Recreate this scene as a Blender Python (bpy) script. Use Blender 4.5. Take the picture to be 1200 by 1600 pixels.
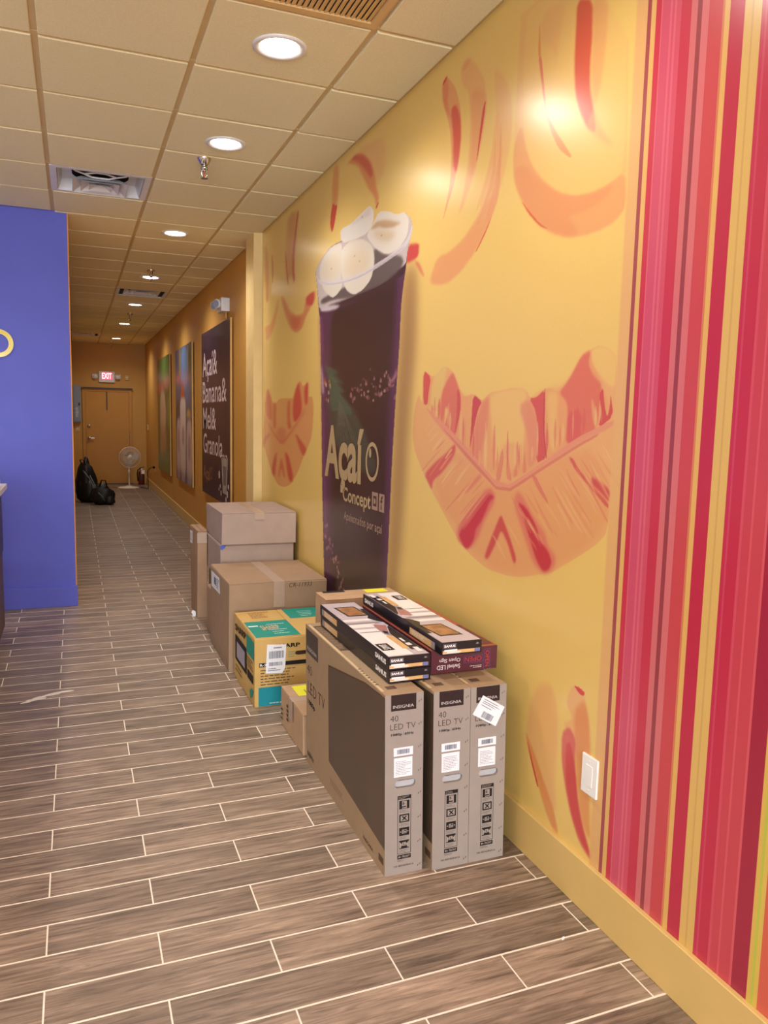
import bpy, bmesh, math, random
import numpy as np
from mathutils import Vector, Matrix

for o in list(bpy.data.objects):
    bpy.data.objects.remove(o)
scene = bpy.context.scene
COL = scene.collection
random.seed(7)

# ------------------------------------------------------------------ camera
CAM_H = 1.541
YAW, PITCH, ROLL, FPX = 0.3785, 0.1181, 0.0218, 1216.34
def cam_axes():
    cy, sy, cp, sp = math.cos(YAW), math.sin(YAW), math.cos(PITCH), math.sin(PITCH)
    f = Vector((sy*cp, cy*cp, -sp)); r = Vector((cy, -sy, 0)); u = r.cross(f)
    return math.cos(ROLL)*r + math.sin(ROLL)*u, -math.sin(ROLL)*r + math.cos(ROLL)*u, f
cr, cu, cf = cam_axes()
cam_data = bpy.data.cameras.new('camera')
cam_data.sensor_fit = 'VERTICAL'; cam_data.sensor_height = 36.0
cam_data.lens = FPX / 1600 * 36.0
cam_data.clip_start = 0.05; cam_data.clip_end = 100
cam = bpy.data.objects.new('camera', cam_data); COL.objects.link(cam)
cam.matrix_world = Matrix(((cr.x, cu.x, -cf.x, 0), (cr.y, cu.y, -cf.y, 0), (cr.z, cu.z, -cf.z, CAM_H), (0, 0, 0, 1)))
scene.camera = cam

# ------------------------------------------------------------------ world, daylight, exposure
world = bpy.data.worlds.new('world'); scene.world = world; world.use_nodes = True
world.node_tree.nodes['Background'].inputs['Color'].default_value = (0.80, 0.88, 1.0, 1)
world.node_tree.nodes['Background'].inputs['Strength'].default_value = 1.0
WINDOW_ENERGY = 380.0        # daylight through the shop window behind the camera
LAMP_ENERGY = 40.0           # one ceiling downlight
LAMP_COLOR = (1.0, 0.96, 0.91)
scene.view_settings.view_transform = 'Standard'
scene.view_settings.look = 'None'
scene.view_settings.gamma = 1.0
scene.view_settings.use_curve_mapping = False
scene.view_settings.exposure = 0.55
wl = bpy.data.lights.new('window_daylight', 'AREA')
wl.shape = 'RECTANGLE'; wl.size = 4.6; wl.size_y = 2.4; wl.energy = WINDOW_ENERGY; wl.color = (0.84, 0.93, 1.0)
wlo = bpy.data.objects.new('window_daylight', wl); COL.objects.link(wlo)
wlo.location = (-1.3, -6.60, 1.5); wlo.rotation_euler = (math.radians(90), 0, 0)

# ------------------------------------------------------------------ helpers
def lin(c):
    out = []
    for v in c[:3]:
        v = v / 255.0
        out.append(v/12.92 if v <= 0.04045 else ((v+0.055)/1.055)**2.4)
    return tuple(out)

MATS = {}
def mat(name, rgb, rough=0.6, spec=0.4, noise=None, bump=None, metal=0.0, emit=0.0, coat=0.0, stretch=None):
    """rgb in sRGB 0-255. noise = (scale, amount) mottles the colour, bump = (scale, strength)."""
    if name in MATS: return MATS[name]
    m = bpy.data.materials.new(name); m.use_nodes = True
    nt = m.node_tree; b = nt.nodes['Principled BSDF']
    col = lin(rgb) + (1,)
    b.inputs['Base Color'].default_value = col
    b.inputs['Roughness'].default_value = rough
    b.inputs['Specular IOR Level'].default_value = spec
    b.inputs['Metallic'].default_value = metal
    b.inputs['Coat Weight'].default_value = coat
    if emit:
        b.inputs['Emission Color'].default_value = col
        b.inputs['Emission Strength'].default_value = emit
    noise = noise or (9.0, 0.05)
    geo = nt.nodes.new('ShaderNodeNewGeometry'); mp = nt.nodes.new('ShaderNodeMapping')
    nt.links.new(geo.outputs['Position'], mp.inputs['Vector'])
    if stretch: mp.inputs['Scale'].default_value = stretch
    n = nt.nodes.new('ShaderNodeTexNoise'); n.inputs['Scale'].default_value = noise[0]; n.inputs['Detail'].default_value = 4
    nt.links.new(mp.outputs[0], n.inputs['Vector'])
    mr = nt.nodes.new('ShaderNodeMapRange'); mr.inputs['From Min'].default_value = 0.25; mr.inputs['From Max'].default_value = 0.75
    mr.inputs['To Min'].default_value = 1 - noise[1]; mr.inputs['To Max'].default_value = 1 + noise[1]
    nt.links.new(n.outputs['Fac'], mr.inputs['Value'])
    mx = nt.nodes.new('ShaderNodeMix'); mx.data_type = 'RGBA'; mx.blend_type = 'MULTIPLY'
    mx.inputs['Factor'].default_value = 1.0; mx.inputs['A'].default_value = col
    nt.links.new(mr.outputs[0], mx.inputs['B']); nt.links.new(mx.outputs['Result'], b.inputs['Base Color'])
    if bump:
        bn = nt.nodes.new('ShaderNodeTexNoise'); bn.inputs['Scale'].default_value = bump[0]; bn.inputs['Detail'].default_value = 3
        nt.links.new(mp.outputs[0], bn.inputs['Vector'])
        bp = nt.nodes.new('ShaderNodeBump'); bp.inputs['Strength'].default_value = bump[1]; bp.inputs['Distance'].default_value = 0.004
        nt.links.new(bn.outputs['Fac'], bp.inputs['Height']); nt.links.new(bp.outputs['Normal'], b.inputs['Normal'])
    MATS[name] = m
    return m

def print_mat(name, rough=0.3, spec=0.5, bump=None):
    """Flat print: colour comes from the mesh's 'ink' attribute."""
    if name in MATS: return MATS[name]
    m = bpy.data.materials.new(name); m.use_nodes = True
    nt = m.node_tree; b = nt.nodes['Principled BSDF']
    a = nt.nodes.new('ShaderNodeAttribute'); a.attribute_name = 'ink'
    n = nt.nodes.new('ShaderNodeTexNoise'); n.inputs['Scale'].default_value = 240.0
    geo = nt.nodes.new('ShaderNodeNewGeometry'); nt.links.new(geo.outputs['Position'], n.inputs['Vector'])
    mr = nt.nodes.new('ShaderNodeMapRange'); mr.inputs['To Min'].default_value = 0.97; mr.inputs['To Max'].default_value = 1.03
    nt.links.new(n.outputs['Fac'], mr.inputs['Value'])
    mx = nt.nodes.new('ShaderNodeMix'); mx.data_type = 'RGBA'; mx.blend_type = 'MULTIPLY'; mx.inputs['Factor'].default_value = 1.0
    nt.links.new(a.outputs['Color'], mx.inputs['A']); nt.links.new(mr.outputs[0], mx.inputs['B'])
    nt.links.new(mx.outputs['Result'], b.inputs['Base Color'])
    b.inputs['Roughness'].default_value = rough; b.inputs['Specular IOR Level'].default_value = spec
    if bump:
        bn = nt.nodes.new('ShaderNodeTexNoise'); bn.inputs['Scale'].default_value = bump[0]
        nt.links.new(geo.outputs['Position'], bn.inputs['Vector'])
        bp = nt.nodes.new('ShaderNodeBump'); bp.inputs['Strength'].default_value = bump[1]; bp.inputs['Distance'].default_value = 0.004
        nt.links.new(bn.outputs['Fac'], bp.inputs['Height']); nt.links.new(bp.outputs['Normal'], b.inputs['Normal'])
    MATS[name] = m
    return m

OFF = {}
def tag(o, label=None, cat=None, group=None, kind=None):
    if label: o['label'] = label
    if cat: o['category'] = cat
    if group: o['group'] = group
    if kind: o['kind'] = kind
    return o
def thing(name, loc, label, cat, group=None, kind=None):
    o = bpy.data.objects.new(name, None); COL.objects.link(o); o.location = loc
    o.empty_display_size = 0.05
    OFF[o.name] = Vector(loc)
    return tag(o, label, cat, group, kind)
def link(name, me, parent=None, origin=None):
    """Link a mesh whose vertices are in world coordinates; re-express them about the root thing's origin."""
    o = bpy.data.objects.new(name, me); COL.objects.link(o)
    if parent is not None:
        off = OFF[parent.name]; OFF[o.name] = off
        me.transform(Matrix.Translation(-off)); o.parent = parent
    else:
        off = Vector(origin) if origin is not None else Vector((0, 0, 0))
        OFF[o.name] = off
        if off.length: me.transform(Matrix.Translation(-off)); o.location = off
    return o

class MB:
    def __init__(s): s.v = []; s.f = []; s.mi = []
    def add(s, vs, fs, mi=0):
        n = len(s.v); s.v += [tuple(p) for p in vs]; s.f += [tuple(i+n for i in f) for f in fs]; s.mi += [mi]*len(fs); return s
    def box(s, x0, x1, y0, y1, z0, z1, mi=0, sh=0.0):
        vs = [(x + sh*(z-z0), y, z) for z in (z0, z1) for y in (y0, y1) for x in (x0, x1)]
        return s.add(vs, [(0,2,3,1),(4,5,7,6),(0,1,5,4),(2,6,7,3),(0,4,6,2),(1,3,7,5)], mi)
    def obox(s, c, ax, ay, az, hx, hy, hz, mi=0):
        c = Vector(c); ax = Vector(ax).normalized(); ay = Vector(ay).normalized(); az = Vector(az).normalized()
        vs = [c + ax*hx*i + ay*hy*j + az*hz*k for k in (-1, 1) for j in (-1, 1) for i in (-1, 1)]
        return s.add(vs, [(0,2,3,1),(4,5,7,6),(0,1,5,4),(2,6,7,3),(0,4,6,2),(1,3,7,5)], mi)
    def quad(s, a, b, c, d, mi=0): return s.add([a, b, c, d], [(0,1,2,3)], mi)
    def lathe(s, prof, c, axis=(0,0,1), n=24, mi=0, cap=False):
        """prof: [(radius, height along axis)]"""
        c = Vector(c); w = Vector(axis).normalized()
        u = w.orthogonal().normalized(); v = w.cross(u)
        vs = []
        for r, h in prof:
            for i in range(n):
                a = 2*math.pi*i/n
                vs.append(c + w*h + (u*math.cos(a) + v*math.sin(a))*r)
        fs = [(k*n+i, k*n+(i+1) % n, (k+1)*n+(i+1) % n, (k+1)*n+i) for k in range(len(prof)-1) for i in range(n)]
        if cap: fs += [tuple(range(n))[::-1], tuple((len(prof)-1)*n+i for i in range(n))]
        return s.add(vs, fs, mi)
    def tube(s, pts, r, n=8, mi=0, closed=False):
        P = [Vector(p) for p in pts]; vs = []; m = len(P)
        t0 = (P[1]-P[0]).normalized(); u = t0.orthogonal().normalized()
        for i, p in enumerate(P):
            if closed: t = (P[(i+1) % m]-P[i-1]).normalized()
            else: t = (P[min(i+1, m-1)]-P[max(i-1, 0)]).normalized()
            u = (u - t*u.dot(t)); u = u.normalized() if u.length > 1e-6 else t.orthogonal().normalized()
            v = t.cross(u)
            rr = r[i] if isinstance(r, (list, tuple)) else r
            vs += [p + (u*math.cos(2*math.pi*k/n) + v*math.sin(2*math.pi*k/n))*rr for k in range(n)]
        fs = [(i*n+k, i*n+(k+1) % n, ((i+1) % m)*n+(k+1) % n, ((i+1) % m)*n+k) for i in range(m if closed else m-1) for k in range(n)]
        if not closed: fs += [tuple(range(n))[::-1], tuple((m-1)*n+k for k in range(n))]
        return s.add(vs, fs, mi)
    def mesh(s, name, mats, smooth=False, bevel=0.0, seg=1, jitter=0.0):
        me = bpy.data.meshes.new(name); me.from_pydata(s.v, [], s.f)
        for m in (mats if isinstance(mats, (list, tuple)) else [mats]): me.materials.append(m)
        for p, i in zip(me.polygons, s.mi): p.material_index = i
        bm = bmesh.new(); bm.from_mesh(me)
        if jitter:
            for v in bm.verts: v.co += Vector((random.uniform(-1, 1), random.uniform(-1, 1), random.uniform(-.5, .2)))*jitter
        bmesh.ops.recalc_face_normals(bm, faces=bm.faces)
        if bevel: bmesh.ops.bevel(bm, geom=list(bm.edges), offset=bevel, segments=seg, affect='EDGES', profile=0.6)
        bm.to_mesh(me); bm.free()
        if smooth:
            for p in me.polygons: p.use_smooth = True
        return me
    def build(s, name, mats, parent=None, origin=None, **k):
        return link(name, s.mesh(name, mats, **k), parent, origin)

def text_mesh(body, m, offset=0.0, res=3):
    cu_ = bpy.data.curves.new('lettering', 'FONT'); cu_.body = body; cu_.size = 1.0; cu_.offset = offset
    cu_.resolution_u = res; cu_.fill_mode = 'FRONT' if hasattr(cu_, 'fill_mode') else 'BOTH'
    ob = bpy.data.objects.new('lettering', cu_); COL.objects.link(ob)
    dg = bpy.context.evaluated_depsgraph_get(); dg.update()
    me = bpy.data.meshes.new_from_object(ob.evaluated_get(dg))
    bpy.data.objects.remove(ob); bpy.data.curves.remove(cu_)
    me.materials.clear(); me.materials.append(m)
    return me

class Face:
    """A flat side of a thing: prints, stickers and lettering are laid on it a fraction of a millimetre proud."""
    def __init__(s, parent, origin, right, up):
        s.p = parent; s.o = Vector(origin); s.r = Vector(right); s.u = Vector(up); s.n = s.r.cross(s.u).normalized()
    def at(s, u, v, lvl=1): return s.o + s.r*u + s.u*v + s.n*0.00035*lvl
    def poly(s, pts, m, name, lvl=1, thick=0.0):
        n = len(pts)
        b = MB()
        top = [s.at(u, v, lvl) + s.n*thick for u, v in pts]
        if thick:
            b.add(top + [s.at(u, v, 0) for u, v in pts], [tuple(range(n))] + [(i, i+n, (i+1) % n + n, (i+1) % n) for i in range(n)])
        else: b.add(top, [tuple(range(n))])
        me = bpy.data.meshes.new(name); me.from_pydata(b.v, [], b.f); me.materials.append(m)
        return link(name, me, s.p)
    def rect(s, u0, v0, u1, v1, m, name, lvl=1, thick=0.0):
        return s.poly([(u0, v0), (u1, v0), (u1, v1), (u0, v1)], m, name, lvl, thick)
    def rects(s, rs, m, name, lvl=2):
        b = MB()
        for u0, v0, u1, v1 in rs: b.quad(s.at(u0, v0, lvl), s.at(u1, v0, lvl), s.at(u1, v1, lvl), s.at(u0, v1, lvl))
        me = bpy.data.meshes.new(name); me.from_pydata(b.v, [], b.f); me.materials.append(m)
        return link(name, me, s.p)
    def polys(s, ps, m, name, lvl=2):
        b = MB()
        for p in ps: b.add([s.at(u, v, lvl) for u, v in p], [tuple(range(len(p)))])
        me = bpy.data.meshes.new(name); me.from_pydata(b.v, [], b.f); me.materials.append(m)
        return link(name, me, s.p)
    def text(s, body, u0, v0, w, h, m, lvl=2, offset=0.0, name='lettering', ang=0.0, res=2, shear=0.0):
        """Fit the string into the box w x h (v0 = bottom of its bounding box)."""
        me = text_mesh(body, m, offset, res)
        co = np.array([v.co[:2] for v in me.vertices]); lo = co.min(0); hi = co.max(0); sz = np.maximum(hi-lo, 1e-6)
        ca, sa = math.cos(ang), math.sin(ang)
        for v, c in zip(me.vertices, co):
            a = (c[0]-lo[0])/sz[0]*w; b = (c[1]-lo[1])/sz[1]*h
            a += shear*b
            v.co = s.at(u0 + a*ca - b*sa, v0 + a*sa + b*ca, lvl)
        return link(name, me, s.p)
    def barcode(s, u0, v0, u1, v1, m, lvl=3, n=22):
        rs = []; u = u0; i = 0
        w = (u1-u0)/n
        while u < u1 - w*.4:
            ww = w*random.choice([.3, .5, .8]); rs.append((u, v0, min(u+ww, u1), v1)); u += ww + w*random.choice([.3, .5, .6])
        return s.rects(rs, m, 'barcode', lvl)
    def textlines(s, u0, v0, u1, v1, n, m, lvl=3, fill=.45):
        rs = []; dv = (v1-v0)/n
        for i in range(n):
            L = u0 + (u1-u0)*random.uniform(.55, 1)
            u = u0
            while u < L:
                e = min(u + (u1-u0)*random.uniform(.06, .16), L); rs.append((u, v1-dv*(i+1)+dv*.3, e, v1-dv*(i+1)+dv*(.3+fill))); u = e + (u1-u0)*.025
        return s.rects(rs, m, 'small_print', lvl)

# ---- painting prints into a mesh's colour attribute (wall coordinates, metres)
def chaikin(p):
    out = []
    for i in range(len(p)):
        a = p[i]; b = p[(i+1) % len(p)]
        out += [(a[0]*.8+b[0]*.2, a[1]*.8+b[1]*.2), (a[0]*.2+b[0]*.8, a[1]*.2+b[1]*.8)]
    return out
def boxblur(a, r):
    r = int(round(r))
    if r < 1: return a
    for ax in (0, 1):
        p = np.pad(a, [(r+1, r) if k == ax else (0, 0) for k in (0, 1)], mode='edge')
        c = np.cumsum(p, axis=ax)
        n = a.shape[ax]
        a = (np.take(c, range(2*r+1, 2*r+1+n), axis=ax) - np.take(c, range(0, n), axis=ax))/(2*r+1)
    return a
def paint(us, vs, base, items, smooth=True, SS=2):
    """us ascending column positions, vs ascending row positions; returns an sRGB float image."""
    nu, nv = len(us), len(vs)
    img = np.empty((nv, nu, 3), np.float32); img[:] = np.array(base, np.float32)/255
    iu = np.arange(nu); iv = np.arange(nv)
    for col, blur, al, pts in items:
        if smooth: pts = chaikin(pts)
        P = np.array(pts, float)
        du = (us[-1]-us[0]); dv = (vs[-1]-vs[0])
        U = np.interp(P[:, 0], us, iu) + np.where(P[:, 0] < us[0], (P[:, 0]-us[0])/(us[1]-us[0]), 0) + np.where(P[:, 0] > us[-1], (P[:, 0]-us[-1])/(us[-1]-us[-2]), 0)
        V = np.interp(P[:, 1], vs, iv) + np.where(P[:, 1] < vs[0], (P[:, 1]-vs[0])/(vs[1]-vs[0]), 0) + np.where(P[:, 1] > vs[-1], (P[:, 1]-vs[-1])/(vs[-1]-vs[-2]), 0)
        pad = int(blur*2.5) + 3
        a0 = max(0, int(U.min())-pad); a1 = min(nu, int(U.max())+pad+1); b0 = max(0, int(V.min())-pad); b1 = min(nv, int(V.max())+pad+1)
        if a1 <= a0 or b1 <= b0: continue
        A0 = a0-pad; A1 = a1+pad; B0 = b0-pad; B1 = b1+pad
        nc = (A1-A0)*SS; nr = (B1-B0)*SS
        xs = A0 - .5 + (np.arange(nc)+.5)/SS; ys = B0 - .5 + (np.arange(nr)+.5)/SS
        mask = np.zeros((nr, nc), bool)
        for i in range(len(U)):
            x0, y0, x1, y1 = U[i-1], V[i-1], U[i], V[i]
            if y0 == y1: continue
            if y0 > y1: x0, y0, x1, y1 = x1, y1, x0, y0
            r = np.nonzero((ys >= y0) & (ys < y1))[0]
            if len(r) == 0: continue
            xc = x0 + (ys[r]-y0)/(y1-y0)*(x1-x0)
            mask[r] ^= xs[None, :] > xc[:, None]
        cov = mask.reshape(B1-B0, SS, A1-A0, SS).mean((1, 3)).astype(np.float32)
        if blur >= .8:
            cov = boxblur(boxblur(cov, max(1, blur*.7)), max(1, blur*.7))
        cov = cov[b0-B0:b1-B0, a0-A0:a1-A0, None]*al
        img[b0:b1, a0:a1] = img[b0:b1, a0:a1]*(1-cov) + np.array(col, np.float32)/255*cov
    return img
def grid_print(name, us, vs, img, place, m, parent, flip=False):
    """A fine sheet of quads; place(u, v) -> xyz arrays."""
    nu, nv = len(us), len(vs)
    UU, VV = np.meshgrid(us, vs); xyz = np.stack(place(UU, VV), -1).reshape(-1, 3).astype(np.float32)
    i = np.arange(nu*nv).reshape(nv, nu)
    q = np.stack([i[:-1, :-1], i[:-1, 1:], i[1:, 1:], i[1:, :-1]], -1).reshape(-1, 4)
    if flip: q = q[:, ::-1]
    me = bpy.data.meshes.new(name)
    me.vertices.add(len(xyz)); me.vertices.foreach_set('co', xyz.ravel())
    me.loops.add(q.size); me.loops.foreach_set('vertex_index', q.ravel().astype(np.int32))
    me.polygons.add(len(q)); me.polygons.foreach_set('loop_start', (np.arange(len(q))*4).astype(np.int32))
    me.update(calc_edges=True)
    c = np.clip(img.reshape(-1, 3), 0, 1).astype(np.float64)
    c = np.where(c <= .04045, c/12.92, ((c+.055)/1.055)**2.4)
    at = me.color_attributes.new('ink', 'FLOAT_COLOR', 'POINT')
    at.data.foreach_set('color', np.concatenate([c, np.ones((len(c), 1))], 1).astype(np.float32).ravel())
    me.materials.append(m)
    return link(name, me, parent)

MURAL = [
((240,196,110),3,0.35,[(3.021,2.989),(2.925,2.973),(2.76,2.894),(2.637,2.805),(2.58,2.703),(2.564,2.61),(2.574,2.532),(2.608,2.44),(2.673,2.337),(2.758,2.247),(2.819,2.202),(2.934,2.149),(3.04,2.122),(3.137,2.123),(3.25,2.146),(3.309,2.237),(3.239,2.436),(3.16,2.742),(3.115,2.917)]),
((236,172,108),2,0.6,[(2.713,2.854),(2.621,2.778),(2.58,2.696),(2.564,2.61),(2.574,2.532),(2.608,2.44),(2.673,2.337),(2.758,2.247),(2.819,2.202),(2.934,2.149),(3.04,2.122),(3.137,2.123),(3.24,2.148),(3.165,2.245),(3.049,2.245),(2.925,2.272),(2.827,2.321),(2.752,2.384),(2.697,2.457),(2.674,2.549),(2.683,2.663),(2.707,2.776)]),
((233,158,98),4,0.85,[(2.641,2.4),(2.673,2.337),(2.758,2.247),(2.819,2.202),(2.934,2.149),(3.04,2.122),(3.137,2.125),(3.24,2.148),(3.193,2.217),(3.145,2.246),(3.049,2.245),(2.925,2.272),(2.827,2.321),(2.736,2.373)]),
((208,58,52),0.7,0.8,[(2.686,2.318),(2.721,2.272),(2.802,2.205),(2.815,2.202),(2.755,2.253)]),
((236,172,108),2,0.8,[(2.995,2.949),(2.967,2.972),(2.925,2.97),(2.856,2.917),(2.787,2.837),(2.766,2.769),(2.77,2.721),(2.787,2.64),(2.821,2.563),(2.849,2.505),(2.887,2.455),(2.942,2.392),(2.977,2.381),(2.938,2.445),(2.897,2.585),(2.891,2.732),(2.915,2.837),(2.973,2.88)]),
((233,158,98),4,0.8,[(2.899,2.838),(2.775,2.79),(2.769,2.72),(2.787,2.64),(2.821,2.563),(2.849,2.505),(2.891,2.509),(2.872,2.652)]),
((208,58,52),0.8,0.95,[(2.77,2.76),(2.779,2.695),(2.812,2.59),(2.831,2.537),(2.823,2.593),(2.804,2.689),(2.791,2.735)]),
((233,158,98),2,0.8,[(2.983,2.948),(2.941,2.965),(2.904,2.954),(2.923,2.939),(2.965,2.933)]),
((233,158,98),1.2,0.95,[(3.165,2.955),(3.119,2.973),(3.032,2.894),(2.984,2.801),(2.97,2.698),(2.981,2.61),(3.022,2.513),(3.073,2.446),(3.125,2.382),(3.1,2.437),(3.059,2.522),(3.054,2.631),(3.076,2.755),(3.15,2.874)]),
((222,104,74),2,0.55,[(3.165,2.955),(3.119,2.965),(3.097,2.918),(3.111,2.861),(3.059,2.773),(3.15,2.866)]),
((212,78,62),3,0.95,[(3.075,2.825),(3.027,2.831),(2.981,2.763),(2.972,2.684),(2.987,2.596),(3.007,2.547),(3.037,2.595),(3.041,2.705)]),
((208,58,52),0.7,0.9,[(3.123,2.974),(3.113,2.967),(3.137,2.952),(3.161,2.949),(3.156,2.963)]),
((236,166,104),1,0.45,[(2.679,2.731),(2.697,2.556),(2.795,2.373),(2.775,2.368),(2.667,2.547)]),
((236,166,104),1,0.45,[(2.666,2.713),(2.68,2.536),(2.768,2.358),(2.749,2.353),(2.65,2.528)]),
((236,166,104),1,0.45,[(2.692,2.708),(2.714,2.532),(2.825,2.362),(2.805,2.357),(2.684,2.524)]),
((236,166,104),1,0.45,[(2.677,2.689),(2.695,2.513),(2.796,2.346),(2.776,2.342),(2.665,2.504)]),
((228,146,96),1,0.45,[(2.649,2.666),(2.657,2.488),(2.735,2.324),(2.716,2.319),(2.627,2.48)]),
((240,186,116),1,0.45,[(2.681,2.662),(2.701,2.486),(2.806,2.331),(2.787,2.327),(2.67,2.478)]),
((240,186,116),1,0.45,[(2.674,2.646),(2.692,2.469),(2.793,2.319),(2.774,2.315),(2.662,2.461)]),
((228,146,96),1,0.45,[(2.649,2.624),(2.659,2.446),(2.741,2.299),(2.722,2.295),(2.629,2.438)]),
((228,146,96),1,0.45,[(2.682,2.621),(2.703,2.444),(2.813,2.306),(2.794,2.301),(2.673,2.436)]),
((236,166,104),1,0.45,[(2.666,2.602),(2.682,2.424),(2.781,2.29),(2.762,2.286),(2.652,2.416)]),
((236,166,104),1,0.45,[(2.652,2.584),(2.663,2.405),(2.752,2.275),(2.733,2.271),(2.634,2.398)]),
((228,146,96),1,0.45,[(2.649,2.569),(2.66,2.39),(2.748,2.265),(2.729,2.261),(2.631,2.383)]),
((236,172,108),1.5,0.55,[(2.531,3.004),(2.544,2.749),(2.547,2.618),(2.545,2.422),(2.513,2.36),(2.448,2.284),(2.367,2.214),(2.28,2.166),(2.188,2.133),(2.103,2.121),(2.024,2.119),(1.951,2.129),(1.901,2.162),(1.943,2.734)]),
((233,158,98),2.5,0.75,[(2.552,2.512),(2.544,2.416),(2.513,2.36),(2.448,2.284),(2.367,2.214),(2.28,2.166),(2.188,2.133),(2.103,2.121),(2.024,2.119),(1.951,2.129),(1.903,2.162),(1.917,2.263),(1.997,2.246),(2.073,2.243),(2.166,2.257),(2.256,2.292),(2.342,2.349),(2.421,2.421),(2.464,2.486),(2.504,2.584)]),
((230,146,92),4,0.7,[(2.542,2.442),(2.513,2.36),(2.448,2.284),(2.367,2.214),(2.28,2.166),(2.188,2.133),(2.124,2.131),(2.159,2.169),(2.193,2.2),(2.089,2.194),(1.994,2.212),(1.96,2.237),(2.073,2.24),(2.166,2.254),(2.256,2.289),(2.366,2.355),(2.46,2.432)]),
((240,196,110),3,0.8,[(2.503,2.734),(2.491,2.586),(2.465,2.499),(2.421,2.421),(2.342,2.349),(2.256,2.292),(2.166,2.257),(2.073,2.243),(1.997,2.246),(1.917,2.263),(1.948,2.736),(2.492,2.986)]),
((216,92,62),1,0.95,[(2.486,2.321),(2.433,2.264),(2.38,2.222),(2.344,2.198),(2.298,2.181),(2.354,2.211),(2.421,2.265)]),
((226,130,72),1.2,0.75,[(2.411,2.899),(2.412,2.766),(2.39,2.761),(2.376,2.705),(2.358,2.624),(2.336,2.56),(2.284,2.488),(2.235,2.436),(2.182,2.377),(2.203,2.383),(2.262,2.426),(2.313,2.497),(2.348,2.564),(2.381,2.657)]),
((222,112,82),1,0.8,[(2.409,2.765),(2.39,2.76),(2.372,2.685),(2.35,2.596),(2.363,2.613),(2.396,2.719)]),
((236,172,108),5,0.5,[(2.376,2.902),(2.417,2.827),(2.304,2.732),(2.31,2.661),(2.285,2.772),(2.25,2.875)]),
((218,84,62),3,0.95,[(2.196,2.85),(2.196,2.735),(2.194,2.647),(2.182,2.567),(2.15,2.498),(2.111,2.444),(2.064,2.412),(2.085,2.493),(2.108,2.558),(2.112,2.633),(2.108,2.698),(2.113,2.812)]),
((233,158,98),5,0.6,[(2.118,2.814),(2.103,2.696),(2.107,2.614),(2.086,2.504),(2.052,2.436),(2.01,2.384),(1.965,2.345),(2.008,2.364),(2.068,2.402),(2.121,2.453),(2.058,2.511),(2.034,2.668),(2.035,2.776)]),
((236,172,108),0.8,0.95,[(3.281,1.769),(3.19,1.735),(3.135,1.742),(3.091,1.768),(3.038,1.772),(2.976,1.747),(2.939,1.704),(2.886,1.647),(2.853,1.641),(2.792,1.652),(2.714,1.619),(2.659,1.653),(2.577,1.659),(2.486,1.667),(2.424,1.663),(2.393,1.653),(2.368,1.628),(2.327,1.629),(2.279,1.657),(2.252,1.658),(2.198,1.643),(2.164,1.664),(2.131,1.692),(2.105,1.725),(2.079,1.754),(2.034,1.77),(1.99,1.779),(1.945,1.766),(1.905,1.737),(1.901,1.555),(1.903,1.383),(1.904,1.22),(1.955,1.173),(2.053,1.116),(2.149,1.063),(2.19,1.04),(2.255,1.023),(2.37,0.99),(2.471,0.975),(2.551,0.974),(2.636,0.972),(2.775,1.006),(2.875,1.043),(3.001,1.126),(3.156,1.23),(3.26,1.312),(3.348,1.391),(3.385,1.467),(3.371,1.585),(3.324,1.668),(3.276,1.61)]),
((233,160,98),3,0.6,[(3.281,1.769),(3.19,1.735),(3.112,1.687),(2.938,1.689),(2.853,1.641),(2.792,1.652),(2.714,1.619),(2.659,1.646),(2.608,1.536),(2.584,1.4),(2.536,1.301),(3.27,1.614)]),
((233,156,96),4,0.6,[(2.368,1.628),(2.279,1.657),(2.164,1.664),(2.079,1.754),(2.033,1.767),(1.971,1.663),(1.91,1.56),(2.536,1.301),(2.383,1.449),(2.393,1.57)]),
((231,158,98),10,0.7,[(2.971,1.44),(2.534,1.274),(2.046,1.486),(1.902,1.367),(1.905,1.231),(2.149,1.063),(2.37,0.992),(2.636,0.972),(3.156,1.23)]),
((216,82,72),1,0.95,[(3.277,1.769),(3.194,1.735),(3.215,1.666),(3.224,1.609),(3.27,1.616)]),
((233,196,112),3,0.8,[(3.171,1.732),(3.091,1.768),(3.038,1.771),(3.058,1.685),(3.124,1.593),(3.201,1.609)]),
((222,112,88),1.5,0.9,[(3.078,1.663),(3.033,1.711),(2.979,1.748),(2.935,1.7),(2.906,1.658),(2.895,1.592),(2.921,1.502),(2.95,1.467),(3.055,1.521),(3.094,1.553)]),
((240,196,110),1.5,0.9,[(3.035,1.608),(3.007,1.584),(3.046,1.515),(3.065,1.53)]),
((208,80,70),1.2,0.8,[(2.934,1.681),(2.899,1.651),(2.897,1.577),(2.947,1.471),(2.927,1.584)]),
((205,72,68),1,0.95,[(2.791,1.651),(2.714,1.619),(2.745,1.591),(2.778,1.505),(2.805,1.42),(2.798,1.533)]),
((226,128,98),4,0.7,[(2.714,1.615),(2.658,1.639),(2.664,1.535),(2.7,1.436),(2.718,1.371),(2.805,1.417),(2.767,1.534)]),
((240,196,110),4,0.85,[(2.658,1.642),(2.55,1.658),(2.424,1.662),(2.393,1.646),(2.39,1.538),(2.408,1.461),(2.484,1.471),(2.548,1.456),(2.596,1.372),(2.636,1.535)]),
((228,140,104),4,0.8,[(2.444,1.602),(2.374,1.627),(2.315,1.552),(2.303,1.465),(2.32,1.402),(2.365,1.38),(2.361,1.476)]),
((214,82,74),1.2,0.9,[(2.374,1.627),(2.327,1.628),(2.278,1.656),(2.275,1.57),(2.267,1.503),(2.247,1.425),(2.314,1.401),(2.303,1.502),(2.329,1.583)]),
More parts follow.
